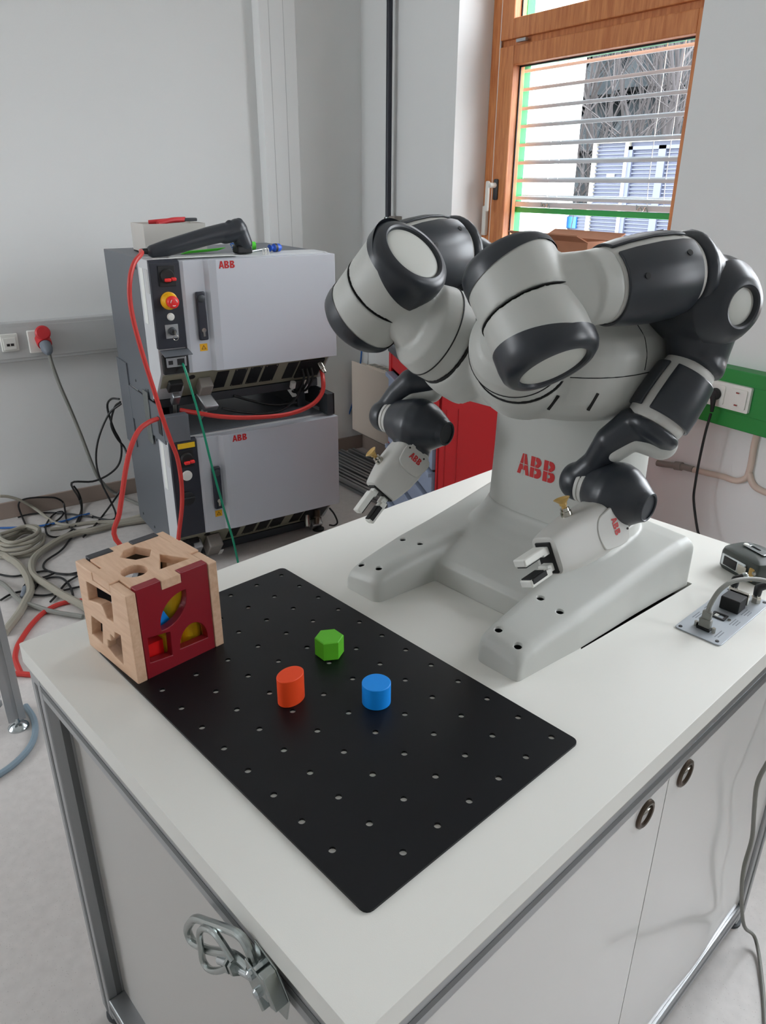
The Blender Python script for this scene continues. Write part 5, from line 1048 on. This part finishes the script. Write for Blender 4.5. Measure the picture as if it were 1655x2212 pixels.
for k in range(5):
    g = G(); a = k*1.3; g.tube([(-1830, 742, ZT_+14), (-1815+10*math.cos(a), 722, ZT_+20+6*math.sin(a)), (-1805+16*math.cos(a), 700-4*k, ZT_+10+8*k), (-1800+10*k, 690-6*k, ZT_+8+7*k)], 2.2, 6, 4); part(ht, 'wire', g, 'bluecable')
sd_ = thing('screwdriver', 'small screwdriver with blue and black handle on the controller', 'screwdriver', (-1700, 800, ZT_), 'R')
g = G(); g.lathe((-1700, 795, ZT_+15), V(-.25, 1, 0), [(0, 7), (3, 13), (10, 8), (16, 9), (22, 15), (48, 14.5), (56, 9), (58, .1)], 20); part(sd_, 'handle', g, 'screw_blue')
g = G(); g.lathe((-1700, 795, ZT_+15), V(-.25, 1, 0), [(24, 15.4), (34, 15.4)], 20); part(sd_, 'grip_band', g, 'black')
g = G(); g.tube([(-1700, 795, ZT_+15), (-1680, 715, ZT_+8)], 2.4, 8, 1); part(sd_, 'blade', g, 'chrome')
ac = thing('clear_clips', 'pair of clear plastic clips near the screwdriver', 'clips', (-1640, 748, ZT_), 'R')
for y in (742, 756): g = G(); g.tube([(-1640, y, ZT_), (-1638, y, ZT_+18), (-1626, y+2, ZT_+18), (-1624, y+2, ZT_)], 2, 6, 3); part(ac, 'clip', g, 'plastic_white')
# ------------------------------------------------------------------ cables
def cable(key, r, m_, lab, extra=None, name='cable', pre=None):
    pts = [V(*p) for p in (pre or [])]+[V(*p) for p in D[key]]+[V(*p) for p in (extra or [])]
    g = G(); g.tube(pts, r, 8, 5); return solo(name, g, m_, lab, 'cable', tuple(pts[-1]), 'R', None)
cable('cee_cable', 8, 'greycable', 'grey power cable hanging from the red wall plug', [(-2300, 380, -812), (-2200, 360, -812)])
cable('black_a', 4.5, 'blackcable', 'black cable looping out widest behind the controllers')
cable('black_b', 4.5, 'blackcable', 'short black cable running down close to the lower controller', [(-2215, 320, -500), (-2225, 330, -780), (-2215, 345, -812)])
cable('black_c', 4.5, 'blackcable', 'black cable dropping straight to the floor behind the controllers')
cable('black_d', 4.5, 'blackcable', 'black cable slanting from the lower controller across the floor')
cable('red_low', 9, 'redcable', 'thick red cable curving down the left of the lower controller', [(-1490, 150, -720), (-1460, 130, -806), (-1400, 60, -811)])
cable('red_right', 9, 'redcable', 'thick red cable sagging between the two controllers')
cable('green', 4.5, 'greencable', 'thin green network cable hanging down the controller fronts', [(-1531, 510, -815)])
cable('ctl_black', 5, 'blackcable', 'black cable sagging lowest beneath the upper controller')
cable('ctl_black2', 5, 'blackcable', 'black cable lying farther back beneath the upper controller')
cable('low_black', 4, 'blackcable', 'short black cable loop at the right foot of the lower controller')
cable('floor_red', 9, 'redcable', 'red cable arching across the floor behind the white table corner')
cable('floor_red2', 9, 'redcable', 'short red cable end beside the white table leg')
cable('floor_hose', 9, 'bluehose', 'pale blue hose curving around the levelling foot', name='hose')
fl_ = ['black floor cable rising against the wall', 'black floor cable making a tall square loop', 'nearly straight black floor cable along the baseboard', 'black floor cable in an oval loop over the blue cable', 'black floor cable snaking in an S towards the cube', 'black floor cable running along to the wooden cube', 'short slanting black floor cable beside the cube', 'black floor cable sweeping under the grey hose', 'black floor cable curled into a double loop']
for k in range(9): cable('black%d' % (k+1), 4.2, 'blackcable', fl_[k])
cable('blue', 5, 'bluecable', 'blue network cable along the floor by the wall')
cable('grey1', 7, 'beigecable', 'beige cable arching off the coil along the wall', [(-2240, 260, -812), (-2215, 340, -790)])
cable('grey2', 9, 'beigecable', 'beige cable leading to the lower controller', [(-2240, 240, -812), (-2205, 330, -790)])
cable('hose1', 15, 'beigecable', 'thick beige hose from the coil down the left of the floor', [(-1690, -260, -803), (-1600, -300, -803), (-1500, -360, -803)], name='hose', pre=[(-2300, -420, -803)])
cable('hose2', 15, 'beigecable', 'thick beige hose bending across the floor to the controller', [(-1560, -100, -803), (-1430, -60, -803), (-1300, 20, -803)], name='hose', pre=[(-2170, 330, -800), (-2195, 200, -803)])
cable('hose3', 9, 'greycable', 'grey cable at the lower left of the cable tangle', [(-1640, -240, -808), (-1560, -190, -808), (-1470, -110, -808)], name='hose', pre=[(-2010, -380, -808)])
cc = [V(*p) for p in D['coil']]; ctr = sum(cc, V(0, 0, 0))/len(cc)
for k in range(5):
    g = G(); s_ = 1-0.07*k; g.tube([ctr+(p-ctr)*s_+V(random.uniform(-14, 14), random.uniform(-14, 14), -8+k*13) for p in cc], 8.5, 8, 5, True)
    solo('cable_coil', g, 'beigecable', ['outermost turn of the beige cable coil on the floor', 'second turn of the beige cable coil', 'middle turn of the beige cable coil', 'fourth turn of the beige cable coil', 'innermost top turn of the beige cable coil'][k], 'cable coil', tuple(ctr+V(0, 0, -12)), 'R', 'turns of the coiled beige cable')
g = G(); g.capsule((-1790, -245, -806), (-1735, -262, -806), 13, 13, 14); solo('cable_coupling', g, 'greyplastic', 'grey inline coupling where black cables meet on the floor', 'coupling', (-1760, -255, -819), 'R')
# ------------------------------------------------------------------ red workshop trolley
ca = math.radians(340); fu = V(math.cos(ca), math.sin(ca), 0); fs_ = V(-fu.y, fu.x, 0)
TO = V(-1172, 993, 0); TWd, TDp, TH = 604, 420, 920
tr = thing('tool_trolley', 'red tool trolley with grey drawers behind the robot', 'tool trolley', (TO+fu*TWd/2+fs_*TDp/2+Z_*(-820)).to_tuple(), 'R')
def tp(a, b, z): return V(TO.x, TO.y, 0)+fu*a+fs_*b+Z_*z
zt_, zb_ = 70, -720
g = G()
for (a0_, a1_, b0, b1, z0, z1) in ((0, TWd, TDp-4, TDp, zb_, zt_), (0, 4, 0, TDp, zb_, zt_), (TWd-4, TWd, 0, TDp, zb_, zt_), (0, 34, -2, 4, zb_, zt_), (TWd-10, TWd, -2, 4, zb_, zt_), (0, TWd, 0, 8, zt_-50, zt_), (0, TWd, 0, TDp, zb_, zb_+20)):
    g.obox(tp((a0_+a1_)/2, (b0+b1)/2, (z0+z1)/2), fu, fs_, Z_, (a1_-a0_)/2, (b1-b0)/2, (z1-z0)/2)
bd = part(tr, 'body', g, 'redtrolley', smooth=False)
g = G()
for (a0_, a1_, b0, b1) in ((-4, TWd+4, -6, 22), (-4, TWd+4, TDp-22, TDp+6), (-4, 22, 22, TDp-22), (TWd-22, TWd+4, 22, TDp-22)): g.obox(tp((a0_+a1_)/2, (b0+b1)/2, zt_+15), fu, fs_, Z_, (a1_-a0_)/2, (b1-b0)/2, 15)
part(tr, 'top_rim', g, 'steeldark', bevel=4)
g = G(); g.obox(tp(TWd/2, TDp/2, zt_+3), fu, fs_, Z_, TWd/2-20, TDp/2-20, 3); part(tr, 'top_mat', g, 'black', smooth=False)
z = zt_-58
for k, h in enumerate((88, 88, 88, 88, 120, 120, 150)):
    g = G(); g.obox(tp(TWd/2+12, -4, z-h/2), fu, fs_, Z_, TWd/2-26, 8, h/2-4); d_ = part(tr, 'drawer', g, 'drawer', smooth=False, bevel=1)
    g = G(); g.obox(tp(TWd/2+12, -16, z-12), fu, fs_, Z_, TWd/2-26, 8, 8); part(tr, 'drawer_grip', g, 'drawer', d_, bevel=3)
    g = G(); g.obox(tp(TWd/2+12, -3, z-h+1), fu, fs_, Z_, TWd/2-26, 5, 3); part(tr, 'drawer_gap', g, 'seam', d_, smooth=False)
    z -= h
for (a, b_) in ((60, 60), (TWd-60, 60), (60, TDp-60), (TWd-60, TDp-60)): g = G(); g.lathe(tp(a, b_, -770)-fs_*15, fs_, [(0, 50), (30, 50)], 24); part(tr, 'castor', g, 'black')
# embossed name on the side, paper on the mat
for a0_ in (24, 60): g = G(); g.obox(tp(TWd+0.6, a0_, (zt_+zb_)/2-20), fu, fs_, Z_, 0.8, 1.2, 370); part(tr, 'pressed_rib', g, 'redtrolley', bd, smooth=False)
g = G(); g.obox(tp(100, 70, zt_+34), fu, fs_, Z_, 90, 60, 2); solo('paper_towel', g, 'paper', 'crumpled white paper on top of the red trolley', 'paper', tuple(tp(100, 70, zt_+32)), 'R', smooth=False)
# floor-lamp free room: nothing else
